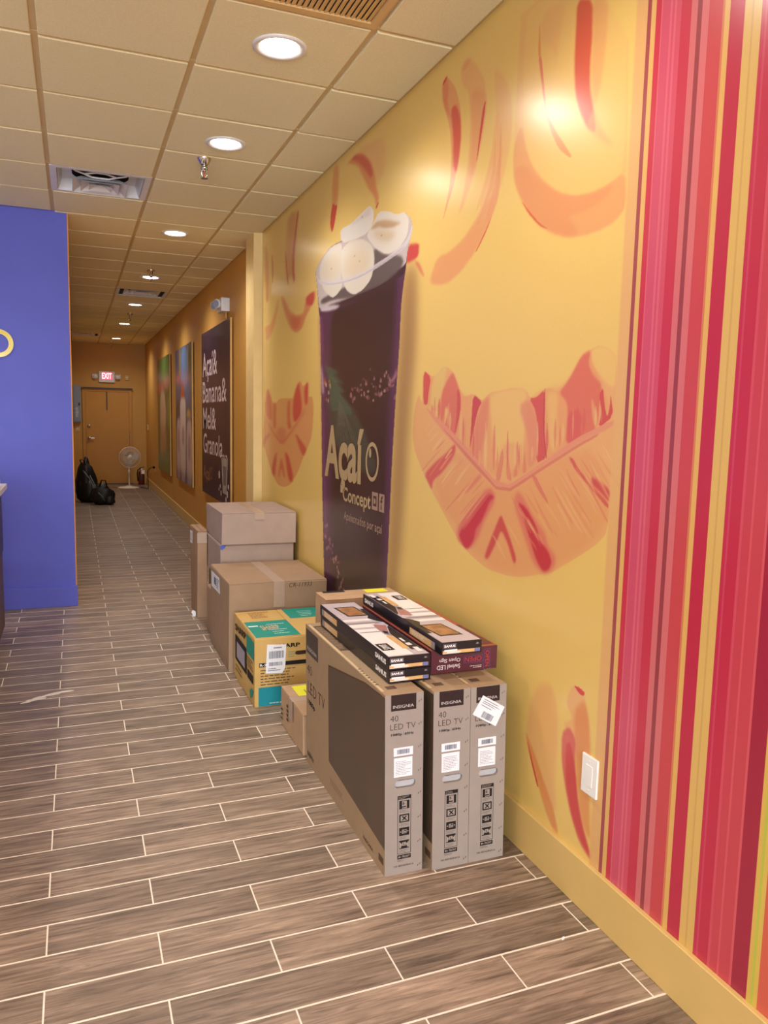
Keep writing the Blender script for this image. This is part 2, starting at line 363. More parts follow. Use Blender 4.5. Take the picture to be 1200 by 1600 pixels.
((196,66,66),0.8,0.8,[(2.282,1.655),(2.276,1.656),(2.271,1.57),(2.27,1.503),(2.246,1.425),(2.254,1.422),(2.28,1.528)]),
((240,196,110),4,0.6,[(2.267,1.643),(2.23,1.648),(2.198,1.639),(2.201,1.553),(2.184,1.482),(2.213,1.444),(2.237,1.48)]),
((224,110,86),2,0.9,[(2.193,1.641),(2.161,1.665),(2.131,1.692),(2.079,1.754),(2.033,1.767),(2.044,1.727),(2.018,1.692),(1.969,1.66),(1.973,1.587),(1.989,1.519),(2.048,1.503),(2.142,1.467),(2.138,1.559),(2.146,1.611)]),
((220,92,84),2,0.7,[(2.141,1.576),(2.074,1.588),(2.043,1.509),(2.14,1.467)]),
((233,170,110),2,0.9,[(2.021,1.626),(2.001,1.598),(1.979,1.56),(1.985,1.521),(2.006,1.554)]),
((240,196,110),3,0.9,[(2.033,1.765),(1.989,1.776),(1.945,1.765),(1.908,1.737),(1.906,1.65),(1.949,1.662),(2.02,1.72)]),
((212,76,70),1.2,0.9,[(1.981,1.631),(1.963,1.652),(1.952,1.598),(1.936,1.56),(1.926,1.598),(1.927,1.635),(1.907,1.566),(1.977,1.528),(1.963,1.576)]),
((226,134,96),1,0.85,[(2.545,1.453),(2.591,1.317),(2.553,1.318),(2.53,1.403)]),
((226,134,96),1,0.85,[(2.507,1.437),(2.512,1.337),(2.466,1.325),(2.487,1.378)]),
((226,134,96),1,0.85,[(2.389,1.449),(2.4,1.361),(2.37,1.367),(2.38,1.411)]),
((226,134,96),1,0.85,[(2.447,1.401),(2.461,1.34),(2.426,1.353)]),
((233,150,112),1,0.97,[(3.27,1.616),(2.855,1.451),(2.535,1.293),(2.308,1.391),(2.104,1.49),(1.903,1.558),(1.902,1.537),(2.074,1.48),(2.263,1.393),(2.531,1.274),(2.77,1.364),(3.12,1.525)]),
((218,122,92),1,0.85,[(3.12,1.537),(2.772,1.389),(2.534,1.277),(2.263,1.396),(2.074,1.478),(1.975,1.513),(1.975,1.506),(2.073,1.468),(2.262,1.385),(2.53,1.266),(2.786,1.374)]),
((212,84,76),1.8,0.85,[(2.937,1.449),(3.02,1.403),(3.127,1.358),(3.239,1.297),(3.177,1.252),(3.152,1.232),(3.144,1.276),(3.05,1.319),(2.942,1.395),(2.927,1.426)]),
((236,172,108),1,0.9,[(2.978,1.424),(3.036,1.375),(3.01,1.384),(2.953,1.425)]),
((222,122,94),2,0.8,[(2.715,1.339),(2.856,1.239),(2.809,1.254),(2.692,1.326)]),
((218,100,88),5,0.8,[(2.632,1.296),(2.789,1.197),(2.895,1.093),(2.883,1.041),(2.776,1.024),(2.704,1.084),(2.678,1.138),(2.573,1.256)]),
((203,56,62),1.6,0.97,[(2.637,1.267),(2.727,1.197),(2.8,1.129),(2.862,1.09),(2.873,1.066),(2.824,1.024),(2.784,1.025),(2.741,1.071),(2.729,1.116),(2.686,1.151),(2.64,1.214),(2.627,1.236),(2.587,1.258)]),
((206,72,66),1.6,0.9,[(2.537,1.198),(2.578,1.137),(2.654,1.015),(2.624,1.008),(2.56,1.091),(2.53,1.141),(2.48,1.097),(2.429,1.024),(2.412,1.047),(2.455,1.107),(2.513,1.174)]),
((222,110,92),4,0.75,[(2.42,1.304),(2.293,1.202),(2.239,1.172),(2.219,1.131),(2.163,1.097),(2.18,1.051),(2.233,1.025),(2.304,1.053),(2.357,1.122),(2.454,1.255)]),
((202,54,60),1.6,0.97,[(2.429,1.257),(2.361,1.18),(2.321,1.121),(2.281,1.064),(2.239,1.035),(2.207,1.046),(2.188,1.077),(2.212,1.11),(2.264,1.137),(2.291,1.183),(2.366,1.245)]),
((220,116,90),1.2,0.8,[(2.338,1.356),(2.284,1.304),(2.22,1.264),(2.238,1.29),(2.274,1.324),(2.317,1.364)]),
((214,88,76),1.3,0.85,[(2.124,1.434),(2.076,1.388),(1.997,1.343),(1.908,1.288),(1.907,1.307),(1.998,1.354),(2.067,1.4),(2.099,1.432)]),
((208,72,70),2,0.9,[(2,1.382),(1.968,1.373),(1.903,1.347),(1.903,1.309),(1.951,1.336),(1.989,1.354)]),
((240,190,124),1,0.346478,[(2.915,1.391),(3.007,1.342),(3.087,1.285),(3.076,1.282),(2.993,1.338)]),
((238,178,118),1,0.47393,[(2.874,1.375),(2.967,1.317),(3.051,1.253),(3.041,1.25),(2.955,1.314)]),
((240,190,124),1,0.504326,[(2.663,1.281),(2.777,1.204),(2.886,1.118),(2.877,1.116),(2.765,1.201)]),
((222,122,92),1,0.397466,[(2.653,1.326),(2.719,1.292),(2.773,1.252),(2.764,1.249),(2.707,1.288)]),
((238,178,118),1,0.444639,[(2.793,1.38),(2.856,1.343),(2.911,1.301),(2.904,1.3),(2.847,1.341)]),
((226,136,98),1,0.552876,[(3.043,1.433),(3.163,1.377),(3.271,1.311),(3.258,1.308),(3.146,1.372)]),
((226,136,98),1,0.419145,[(2.845,1.396),(2.894,1.369),(2.932,1.338),(2.924,1.336),(2.884,1.366)]),
((222,122,92),1,0.415167,[(2.586,1.297),(2.719,1.203),(2.844,1.097),(2.831,1.095),(2.703,1.2)]),
((226,136,98),1,0.311372,[(2.747,1.335),(2.836,1.28),(2.911,1.219),(2.9,1.216),(2.821,1.277)]),
((238,178,118),1,0.283944,[(2.987,1.424),(3.092,1.361),(3.189,1.291),(3.179,1.289),(3.08,1.358)]),
((240,190,124),1,0.430923,[(2.891,1.397),(2.974,1.35),(3.044,1.296),(3.033,1.294),(2.96,1.346)]),
((226,136,98),1,0.639245,[(2.947,1.414),(3.022,1.374),(3.078,1.328),(3.064,1.325),(3.004,1.37)]),
((238,178,118),1,0.636149,[(3.168,1.536),(3.218,1.521),(3.249,1.499),(3.237,1.495),(3.202,1.516)]),
((238,178,118),1,0.306741,[(3.039,1.476),(3.096,1.449),(3.14,1.418),(3.131,1.415),(3.084,1.446)]),
((240,190,124),1,0.625288,[(3.018,1.492),(3.099,1.454),(3.164,1.409),(3.152,1.405),(3.083,1.449)]),
((240,190,124),1,0.574409,[(2.893,1.382),(2.981,1.329),(3.06,1.269),(3.052,1.267),(2.97,1.326)]),
((222,122,92),1,0.597588,[(3.016,1.467),(3.074,1.443),(3.12,1.415),(3.112,1.412),(3.063,1.44)]),
((240,190,124),1,0.546338,[(2.782,1.38),(2.866,1.331),(2.933,1.274),(2.919,1.271),(2.849,1.326)]),
((238,178,118),1,0.325504,[(2.943,1.414),(3.022,1.374),(3.088,1.328),(3.077,1.325),(3.008,1.37)]),
((240,190,124),1,0.549635,[(2.884,1.392),(2.975,1.334),(3.058,1.271),(3.049,1.269),(2.964,1.331)]),
((240,190,124),1,0.313189,[(3.117,1.53),(3.174,1.504),(3.216,1.473),(3.205,1.47),(3.16,1.5)]),
((240,190,124),1,0.492355,[(3.076,1.506),(3.145,1.479),(3.2,1.445),(3.188,1.441),(3.131,1.474)]),
((238,178,118),1,0.453605,[(2.625,1.288),(2.721,1.22),(2.813,1.146),(2.807,1.144),(2.713,1.218)]),
((238,178,118),1,0.604071,[(2.752,1.315),(2.832,1.265),(2.899,1.208),(2.888,1.206),(2.818,1.262)]),
((222,122,92),1,0.604301,[(2.763,1.311),(2.887,1.24),(3.007,1.159),(2.998,1.157),(2.876,1.236)]),
((222,122,92),1,0.416504,[(2.68,1.284),(2.782,1.225),(2.876,1.157),(2.866,1.155),(2.77,1.221)]),
((222,122,92),1,0.542155,[(2.486,1.284),(2.433,1.24),(2.372,1.203),(2.365,1.206),(2.424,1.245)]),
((238,178,118),1,0.466731,[(2.218,1.35),(2.137,1.271),(2.047,1.203),(2.039,1.207),(2.125,1.276)]),
((238,178,118),1,0.45901,[(2.182,1.406),(2.125,1.351),(2.057,1.305),(2.049,1.309),(2.113,1.357)]),
((240,190,124),1,0.466622,[(2.114,1.416),(2.017,1.334),(1.919,1.261),(1.914,1.264),(2.01,1.337)]),
((222,122,92),1,0.519724,[(2.024,1.425),(1.973,1.371),(1.916,1.322),(1.911,1.324),(1.966,1.374)]),
((222,122,92),1,0.359048,[(2.329,1.299),(2.269,1.232),(2.198,1.174),(2.188,1.178),(2.256,1.238)]),
((238,178,118),1,0.536038,[(1.977,1.487),(1.937,1.439),(1.886,1.398),(1.879,1.401),(1.927,1.444)]),
((240,190,124),1,0.579123,[(1.962,1.491),(1.917,1.441),(1.865,1.395),(1.861,1.398),(1.91,1.444)]),
((222,122,92),1,0.395325,[(2.224,1.348),(2.16,1.279),(2.086,1.219),(2.078,1.223),(2.149,1.284)]),
((226,136,98),1,0.391251,[(2.003,1.453),(1.959,1.401),(1.907,1.355),(1.902,1.357),(1.952,1.404)]),
((226,136,98),1,0.365467,[(2.04,1.463),(2.005,1.426),(1.965,1.392),(1.961,1.394),(2,1.428)]),
((226,136,98),1,0.625046,[(2.383,1.303),(2.341,1.26),(2.287,1.223),(2.278,1.227),(2.329,1.265)]),
((222,122,92),1,0.472545,[(2.078,1.43),(2.03,1.384),(1.976,1.343),(1.972,1.345),(2.024,1.387)]),
((240,190,124),1,0.421666,[(2.437,1.265),(2.383,1.21),(2.315,1.164),(2.305,1.169),(2.369,1.216)]),
((240,190,124),1,0.442181,[(2.038,1.462),(1.964,1.374),(1.884,1.295),(1.877,1.298),(1.955,1.378)]),
((226,136,98),1,0.446935,[(2.37,1.335),(2.271,1.244),(2.165,1.164),(2.157,1.168),(2.26,1.249)]),
((238,178,118),1,0.356787,[(2.089,1.414),(2.048,1.364),(1.998,1.32),(1.991,1.323),(2.039,1.368)]),
((226,136,98),1,0.374278,[(1.93,1.429),(1.852,1.344),(1.769,1.269),(1.763,1.273),(1.844,1.349)]),
((222,122,92),1,0.556564,[(2.064,1.44),(2.028,1.403),(1.984,1.371),(1.978,1.374),(2.02,1.406)]),
((240,190,124),1,0.471924,[(2.174,1.383),(2.136,1.343),(2.087,1.31),(2.079,1.314),(2.125,1.348)]),
((222,122,92),1,0.620469,[(2.067,1.417),(1.993,1.328),(1.911,1.248),(1.903,1.252),(1.983,1.332)]),
((226,136,98),1,0.579217,[(2.191,1.399),(2.092,1.312),(1.99,1.234),(1.984,1.238),(2.084,1.316)]),
((222,122,92),1,0.623722,[(2.143,1.403),(2.103,1.355),(2.055,1.311),(2.049,1.314),(2.095,1.358)]),
((226,136,98),1,0.486276,[(1.989,1.468),(1.922,1.402),(1.849,1.343),(1.843,1.346),(1.914,1.406)]),
((238,178,118),1,0.465766,[(2.338,1.312),(2.262,1.243),(2.182,1.18),(2.177,1.182),(2.255,1.246)]),
((238,178,118),1,0.615097,[(2.211,1.352),(2.126,1.27),(2.034,1.198),(2.027,1.202),(2.116,1.275)]),
((222,122,92),1,0.325708,[(2.158,1.349),(2.065,1.264),(1.969,1.189),(1.964,1.191),(2.058,1.268)]),
((240,190,124),1,0.431034,[(2.17,1.34),(2.084,1.26),(1.994,1.189),(1.989,1.191),(2.076,1.264)]),
((240,190,124),1,0.361813,[(2.447,1.264),(2.39,1.207),(2.327,1.155),(2.321,1.157),(2.383,1.21)]),
((238,178,118),1,0.586691,[(2.081,1.433),(2.03,1.378),(1.973,1.329),(1.969,1.331),(2.023,1.381)]),
((238,178,118),1,0.432799,[(2.264,1.128),(2.305,1.171),(2.356,1.211),(2.361,1.208),(2.312,1.167)]),
((240,190,124),1,0.43984,[(2.262,1.13),(2.299,1.167),(2.347,1.2),(2.354,1.197),(2.308,1.163)]),
((240,190,124),1,0.295286,[(2.243,1.119),(2.285,1.166),(2.343,1.208),(2.353,1.204),(2.298,1.16)]),
((240,190,124),1,0.450022,[(2.081,1.187),(2.118,1.236),(2.169,1.28),(2.179,1.276),(2.13,1.231)]),
((240,190,124),1,0.264174,[(1.99,1.225),(2.004,1.248),(2.031,1.266),(2.04,1.262),(2.015,1.243)]),
((238,178,118),1,0.241161,[(2.247,1.11),(2.292,1.154),(2.349,1.194),(2.357,1.191),(2.301,1.15)]),
((240,190,124),1,0.34016,[(2.191,1.151),(2.233,1.194),(2.285,1.233),(2.291,1.23),(2.241,1.19)]),
((240,190,124),1,0.259825,[(1.95,1.257),(1.982,1.299),(2.025,1.337),(2.031,1.334),(1.991,1.295)]),
((240,190,124),1,0.246302,[(2.048,1.233),(2.086,1.277),(2.134,1.319),(2.139,1.317),(2.093,1.274)]),
((238,178,118),1,0.326122,[(2.276,1.096),(2.296,1.12),(2.328,1.138),(2.335,1.135),(2.306,1.115)]),
((238,178,118),1,0.307083,[(2.239,1.124),(2.255,1.146),(2.281,1.164),(2.287,1.161),(2.263,1.142)]),
((238,178,118),1,0.45116,[(2.126,1.185),(2.174,1.231),(2.237,1.271),(2.245,1.267),(2.185,1.225)]),
((240,190,124),1,0.346158,[(2.379,1.086),(2.423,1.129),(2.481,1.168),(2.49,1.165),(2.434,1.124)]),
((240,190,124),1,0.429953,[(2.475,1.02),(2.52,1.069),(2.584,1.113),(2.596,1.108),(2.535,1.063)]),
((216,98,84),1,0.706908,[(3.104,1.538),(3.086,1.593),(3.101,1.648),(3.117,1.599)]),
((238,182,118),1,0.718933,[(2.992,1.493),(2.976,1.54),(2.989,1.587),(3.003,1.545)]),
((240,192,124),1,0.419828,[(3.138,1.552),(3.117,1.573),(3.129,1.593),(3.148,1.575)]),
((226,128,98),1,0.663904,[(3.147,1.556),(3.137,1.606),(3.147,1.656),(3.156,1.611)]),
((222,116,92),1,0.656906,[(3.052,1.517),(3.041,1.564),(3.051,1.611),(3.061,1.569)]),
((238,182,118),1,0.445907,[(3.011,1.501),(2.993,1.565),(3.009,1.628),(3.025,1.571)]),
((240,192,124),1,0.420183,[(3.202,1.578),(3.187,1.598),(3.197,1.618),(3.21,1.6)]),
((216,98,84),1,0.510277,[(3.173,1.566),(3.164,1.593),(3.171,1.62),(3.179,1.596)]),
((240,192,124),1,0.627191,[(3.125,1.547),(3.112,1.585),(3.122,1.623),(3.134,1.589)]),
((238,182,118),1,0.619766,[(2.664,1.332),(2.655,1.431),(2.671,1.527),(2.679,1.439)]),
((226,128,98),1,0.554361,[(2.74,1.369),(2.736,1.478),(2.75,1.587),(2.753,1.489)]),
((240,192,124),1,0.423418,[(2.67,1.335),(2.665,1.451),(2.681,1.566),(2.685,1.462)]),
((240,192,124),1,0.524958,[(2.676,1.338),(2.668,1.415),(2.681,1.491),(2.687,1.422)]),
((216,98,84),1,0.665437,[(2.772,1.385),(2.766,1.453),(2.777,1.521),(2.782,1.46)]),
((240,192,124),1,0.41711,[(2.721,1.36),(2.707,1.4),(2.719,1.438),(2.731,1.403)]),
((216,98,84),1,0.699345,[(2.864,1.43),(2.856,1.5),(2.868,1.569),(2.875,1.507)]),
((238,182,118),1,0.719037,[(2.891,1.443),(2.876,1.521),(2.892,1.597),(2.906,1.528)]),
((226,128,98),1,0.418174,[(2.847,1.422),(2.841,1.493),(2.852,1.563),(2.858,1.5)]),
((226,128,98),1,0.791528,[(2.605,1.338),(2.596,1.443),(2.612,1.547),(2.62,1.453)]),
((240,192,124),1,0.566863,[(2.401,1.367),(2.4,1.445),(2.41,1.521),(2.411,1.452)]),
((226,128,98),1,0.44973,[(2.599,1.339),(2.596,1.448),(2.61,1.555),(2.612,1.458)]),
((216,98,84),1,0.655837,[(2.504,1.353),(2.499,1.441),(2.512,1.527),(2.516,1.449)]),
((226,128,98),1,0.781054,[(2.437,1.362),(2.428,1.424),(2.44,1.485),(2.448,1.429)]),
((216,98,84),1,0.713724,[(2.423,1.364),(2.42,1.416),(2.428,1.467),(2.43,1.421)]),
((240,192,124),1,0.679616,[(2.453,1.36),(2.449,1.422),(2.458,1.483),(2.462,1.427)]),
((226,128,98),1,0.60086,[(2.577,1.342),(2.572,1.403),(2.582,1.462),(2.586,1.408)]),
((238,182,118),1,0.40379,[(2.445,1.361),(2.436,1.411),(2.446,1.459),(2.455,1.415)]),
((226,128,98),1,0.616659,[(2.305,1.411),(2.301,1.44),(2.307,1.468),(2.31,1.442)]),
((240,192,124),1,0.493902,[(2.341,1.398),(2.331,1.433),(2.34,1.467),(2.348,1.436)]),
((216,98,84),1,0.53748,[(2.175,1.457),(2.171,1.498),(2.178,1.538),(2.182,1.501)]),
((238,182,118),1,0.578924,[(2.216,1.443),(2.216,1.504),(2.224,1.566),(2.224,1.51)]),
((222,116,92),1,0.569744,[(2.203,1.447),(2.196,1.507),(2.207,1.567),(2.213,1.513)]),
((240,192,124),1,0.530156,[(2.305,1.411),(2.302,1.485),(2.313,1.558),(2.315,1.492)]),
((222,116,92),1,0.661523,[(2.251,1.43),(2.243,1.493),(2.255,1.555),(2.263,1.498)]),
((240,192,124),1,0.433209,[(2.246,1.432),(2.241,1.479),(2.249,1.526),(2.253,1.484)]),
((216,98,84),1,0.729399,[(2.249,1.431),(2.241,1.48),(2.251,1.528),(2.258,1.484)]),
((240,192,124),1,0.432684,[(2.16,1.466),(2.151,1.51),(2.161,1.554),(2.169,1.514)]),
((216,98,84),1,0.752684,[(2.083,1.494),(2.078,1.55),(2.088,1.606),(2.092,1.556)]),
((238,182,118),1,0.528978,[(2.105,1.486),(2.102,1.542),(2.111,1.598),(2.113,1.547)]),
((216,98,84),1,0.575197,[(2.049,1.507),(2.041,1.552),(2.051,1.597),(2.058,1.556)]),
((222,116,92),1,0.787108,[(1.963,1.539),(1.958,1.563),(1.964,1.587),(1.968,1.565)]),
((216,98,84),1,0.409647,[(1.98,1.532),(1.978,1.565),(1.983,1.599),(1.985,1.569)]),
((240,192,124),1,0.547299,[(1.992,1.528),(1.985,1.565),(1.993,1.602),(2,1.569)]),
((226,128,98),1,0.470637,[(2.061,1.502),(2.055,1.53),(2.061,1.557),(2.068,1.532)]),
((238,182,118),1,0.488496,[(1.973,1.535),(1.97,1.579),(1.977,1.623),(1.98,1.584)]),
((236,172,108),4,0.7,[(2.303,0.434),(2.276,0.569),(2.219,0.653),(2.151,0.664),(2.112,0.588),(2.102,0.467),(2.111,0.336),(2.089,0.235),(2.143,0.241),(2.22,0.319)]),
((226,130,72),1.6,0.7,[(2.304,0.446),(2.279,0.419),(2.224,0.367),(2.162,0.297),(2.109,0.241),(2.07,0.162),(2.117,0.173),(2.17,0.228),(2.234,0.321),(2.284,0.383)]),
((208,58,52),0.8,0.9,[(2.293,0.423),(2.26,0.368),(2.202,0.274),(2.213,0.273),(2.258,0.344)]),
((236,172,108),2,0.85,[(2.033,0.703),(2.063,0.659),(2.063,0.621),(2.027,0.592),(2.083,0.551),(1.983,0.471),(1.94,0.385),(1.927,0.509),(1.942,0.613),(1.963,0.657),(1.971,0.691)]),
((226,130,72),5,0.65,[(2.026,0.619),(1.971,0.676),(1.942,0.606),(1.926,0.495),(1.918,0.336),(1.901,0.225),(1.954,0.273),(1.995,0.405)]),
((216,92,84),2.5,0.9,[(2.084,0.521),(2.045,0.559),(2.006,0.529),(2.006,0.453),(1.986,0.363),(1.952,0.274),(1.907,0.207),(1.889,0.17),(1.96,0.201),(2.008,0.261),(2.045,0.335),(2.076,0.423)]),
((208,62,62),2,0.8,[(2.059,0.492),(2.033,0.51),(1.997,0.419),(1.983,0.334),(1.95,0.259),(1.899,0.181),(1.961,0.216),(2.013,0.281),(2.048,0.365)]),
((210,52,56),0.8,0.95,[(2.034,0.702),(1.997,0.704),(1.97,0.696),(1.98,0.683),(2.001,0.684)]),
((236,172,108),5,0.6,[(4.273,3.015),(3.958,2.979),(3.835,2.954),(3.799,2.847),(3.844,2.762),(3.965,2.738),(3.949,2.819),(4.062,2.916)]),
((226,130,72),2.5,0.85,[(4.42,2.988),(4.272,2.996),(4.154,2.965),(4.039,2.899),(3.966,2.824),(3.941,2.746),(3.889,2.675),(3.928,2.628),(3.952,2.691),(4.053,2.76),(4.124,2.83),(4.233,2.928),(4.394,2.985)]),
((206,68,56),3,0.85,[(4.345,2.994),(4.248,2.991),(4.142,2.96),(4.027,2.884),(3.987,2.815),(4.012,2.8),(4.103,2.869),(4.222,2.943)]),
((198,60,50),0.8,0.9,[(3.888,2.652),(3.921,2.625),(3.939,2.634),(3.908,2.652)]),
((221,128,70),2.5,0.7,[(4.663,3.04),(4.691,2.906),(4.681,2.803),(4.596,2.783),(4.56,2.889),(4.566,3.021)]),
((206,52,46),1,0.95,[(4.676,2.836),(4.714,2.768),(4.72,2.71),(4.68,2.658),(4.634,2.7),(4.58,2.804),(4.624,2.807)]),
((206,128,72),4,0.6,[(5.734,3.008),(5.457,2.975),(5.509,2.801),(5.563,2.673),(5.557,2.483),(5.66,2.579),(5.762,2.513),(5.812,2.79)]),
((196,78,52),1,0.85,[(5.484,2.981),(5.446,2.962),(5.517,2.813),(5.559,2.673),(5.545,2.476),(5.62,2.573),(5.617,2.733),(5.542,2.867)]),
((200,92,60),1,0.8,[(5.821,2.792),(5.78,2.712),(5.708,2.505),(5.741,2.51),(5.809,2.665)]),
((206,112,70),2,0.7,[(6.473,2.972),(6.384,2.82),(6.341,2.677),(6.362,2.466),(6.439,2.475),(6.485,2.723)]),
((196,92,60),1,0.6,[(6.245,2.839),(6.185,2.719),(6.215,2.569),(6.252,2.708)]),
((233,158,98),2,0.85,[(6.011,2.469),(6.036,2.369),(6.175,2.23),(6.408,2.149),(6.489,2.284),(6.283,2.275),(6.13,2.359)]),
((224,132,80),1.6,0.9,[(5.948,2.466),(5.843,2.336),(5.657,2.19),(5.488,2.137),(5.329,2.158),(5.248,2.227),(5.111,2.277),(5.252,2.333),(5.303,2.253),(5.492,2.259),(5.694,2.318),(5.802,2.404)]),
((212,92,60),4,0.6,[(5.672,2.285),(5.53,2.249),(5.339,2.237),(5.45,2.16),(5.588,2.173)]),
((205,60,50),1.6,0.95,[(5.253,2.352),(5.148,2.366),(5.037,2.369),(5.035,2.314),(5.1,2.278),(5.233,2.302)]),
((226,150,88),1.2,0.9,[(6.461,1.685),(6.376,1.793),(6.238,1.681),(6.156,1.65),(6.076,1.649),(5.998,1.681),(5.775,1.685),(5.648,1.683),(5.566,1.678),(5.501,1.738),(5.412,1.796),(5.361,1.798),(5.298,1.753),(5.167,1.794),(5.175,1.684),(5.059,1.682),(5.033,1.606),(5.052,1.491),(5.094,1.394),(5.186,1.325),(5.305,1.246),(5.379,1.18),(5.534,1.085),(5.643,1.041),(5.815,1.011),(5.998,1.01),(6.127,1.053),(6.261,1.122),(6.401,1.232),(6.527,1.307),(6.529,1.421),(6.46,1.582)]),
((214,92,66),2,0.8,[(6.443,1.645),(6.369,1.785),(6.238,1.681),(6.219,1.52),(6.302,1.511),(6.424,1.566)]),
((206,92,62),2,0.8,[(6.172,1.665),(6.076,1.649),(6.087,1.445),(6.168,1.459)]),
((226,160,90),3,0.9,[(6.029,1.678),(5.775,1.683),(5.77,1.516),(5.856,1.435),(6.009,1.477)]),
((206,86,62),2,0.8,[(5.731,1.645),(5.642,1.681),(5.651,1.525),(5.6,1.462),(5.711,1.453)]),
((208,62,58),2,0.9,[(5.552,1.671),(5.496,1.738),(5.412,1.795),(5.359,1.714),(5.318,1.621),(5.341,1.567),(5.52,1.498),(5.576,1.581)]),
((208,62,58),1.5,0.9,[(5.273,1.745),(5.167,1.792),(5.175,1.684),(5.185,1.633),(5.244,1.627)]),
((214,112,76),1.5,0.8,[(6.477,1.55),(6.201,1.443),(5.899,1.346),(5.6,1.455),(5.316,1.567),(5.22,1.62),(5.291,1.554),(5.545,1.449),(5.883,1.317),(6.234,1.427)]),
((214,112,76),4,0.7,[(6.103,1.415),(5.917,1.478),(5.739,1.438),(5.795,1.364),(5.898,1.331)]),
((203,66,54),3,0.9,[(6.052,1.28),(6.066,1.188),(6.111,1.062),(6.194,1.087),(6.211,1.125),(6.147,1.206)]),
((203,66,54),3,0.9,[(5.793,1.291),(5.677,1.254),(5.591,1.166),(5.54,1.106),(5.602,1.059),(5.687,1.095),(5.747,1.192)]),
((208,88,62),2,0.8,[(5.911,1.242),(5.835,1.187),(5.773,1.081),(5.832,1.091),(5.894,1.161),(5.968,1.066),(6,1.078)]),
((206,78,58),3,0.85,[(5.505,1.436),(5.309,1.373),(5.19,1.325),(5.281,1.267),(5.41,1.349)]),
((206,92,66),3,0.6,[(6.528,1.34),(6.439,1.391),(6.233,1.419),(6.403,1.352),(6.527,1.267)]),
((233,158,98),4,0.6,[(5.315,1.541),(5.124,1.58),(5.052,1.491),(5.117,1.393),(5.211,1.357),(5.465,1.444)]),
((150,112,72),18,0.85,[(3.515,2.279),(3.566,2.083),(3.577,1.871),(3.604,1.642),(3.633,1.011),(3.704,0.39),(3.58,0.424),(3.484,1.031),(3.425,1.591),(3.369,1.885),(3.373,2.175),(3.423,2.263)]),
((206,60,60),2.5,0.95,[(3.49,2.363),(3.363,2.344),(3.365,2.305),(3.374,2.289),(3.395,2.282),(3.499,2.277),(3.516,2.303)]),
((218,100,76),2.5,0.7,[(3.409,2.278),(3.35,2.251),(3.286,2.176),(3.332,2.203),(3.393,2.253)]),
((86,50,76),1,1,[(5.024,2.49),(4.953,2.526),(4.83,2.559),(4.738,2.581),(4.537,2.58),(4.035,2.541),(3.546,2.521),(3.482,2.483),(3.447,2.447),(3.464,2.393),(3.496,2.34),(3.507,2.278),(3.54,2.176),(3.562,2.083),(3.57,1.901),(3.601,1.655),(3.634,1.304),(3.65,0.995),(3.686,0.395),(4.698,0.115),(4.803,0.938),(4.862,1.678),(4.905,2.167),(4.941,2.228),(4.975,2.369)]),
((60,40,40),7,1,[(4.695,2.198),(4.332,2.199),(3.793,2.219),(3.625,2.25),(3.631,2.091),(3.65,1.907),(3.69,1.656),(3.721,0.999),(3.759,0.374),(4.577,0.148),(4.645,1.674)]),
((150,84,130),4,0.6,[(4.935,2.219),(4.854,2.162),(4.823,1.759),(4.792,1.661),(4.855,1.662),(4.889,1.924)]),
((128,70,120),3,0.6,[(4.861,1.662),(4.811,1.661),(4.723,1.03),(4.686,0.788),(4.754,0.778),(4.804,1.104)]),
((206,190,188),1.2,1,[(5.024,2.49),(4.953,2.526),(4.83,2.559),(4.738,2.581),(4.513,2.575),(3.996,2.533),(3.546,2.521),(3.482,2.486),(3.447,2.447),(3.464,2.393),(3.496,2.34),(3.515,2.273),(3.626,2.268),(3.866,2.224),(4.181,2.228),(4.496,2.227),(4.643,2.2),(4.927,2.224),(4.975,2.369)]),
((92,80,80),2,0.95,[(3.953,2.439),(3.802,2.373),(3.581,2.33),(3.539,2.295),(3.577,2.266),(3.724,2.234),(3.94,2.221),(4.097,2.217),(4.333,2.228),(4.646,2.258),(4.886,2.261),(4.901,2.287),(4.832,2.298),(4.405,2.302),(3.983,2.307),(3.948,2.354)]),
((60,40,40),2.5,0.9,[(3.979,2.227),(3.724,2.234),(3.561,2.269),(3.512,2.279),(3.528,2.234),(3.758,2.214),(4.076,2.2),(4.401,2.207),(4.669,2.207),(4.776,2.239),(4.333,2.228)]),
((214,200,206),2,0.9,[(4.935,2.227),(4.774,2.204),(4.568,2.195),(4.495,2.208),(4.645,2.231),(4.83,2.242)]),
((230,218,202),1.2,1,[(4.938,2.492),(4.87,2.543),(4.661,2.581),(4.5,2.569),(4.474,2.509),(4.499,2.39),(4.464,2.311),(4.559,2.28),(4.659,2.271),(4.834,2.341),(4.921,2.425)]),
((228,206,172),9,0.6,[(4.853,2.462),(4.787,2.513),(4.608,2.534),(4.52,2.481),(4.54,2.396),(4.652,2.384),(4.81,2.408)]),
((234,222,206),1.2,1,[(4.475,2.531),(4.327,2.546),(4.134,2.518),(3.992,2.46),(3.947,2.406),(3.938,2.352),(3.982,2.28),(4.119,2.24),(4.267,2.236),(4.404,2.284),(4.492,2.388),(4.508,2.479)]),
((230,204,164),10,0.6,[(4.414,2.477),(4.237,2.486),(4.09,2.452),(4.007,2.39),(4.063,2.333),(4.251,2.336),(4.432,2.379)]),
((236,226,214),1.2,1,[(4.035,2.541),(3.96,2.564),(3.888,2.605),(3.745,2.572),(3.642,2.531),(3.546,2.524),(3.489,2.479),(3.5,2.411),(3.599,2.366),(3.767,2.365),(3.933,2.429),(4.063,2.513)]),
((196,156,110),3,0.85,[(4.016,2.54),(3.922,2.562),(3.777,2.54),(3.575,2.48),(3.639,2.481),(3.829,2.518),(3.958,2.531)]),
((176,124,84),2,0.9,[(3.893,2.533),(3.639,2.483),(3.655,2.479),(3.81,2.505)]),
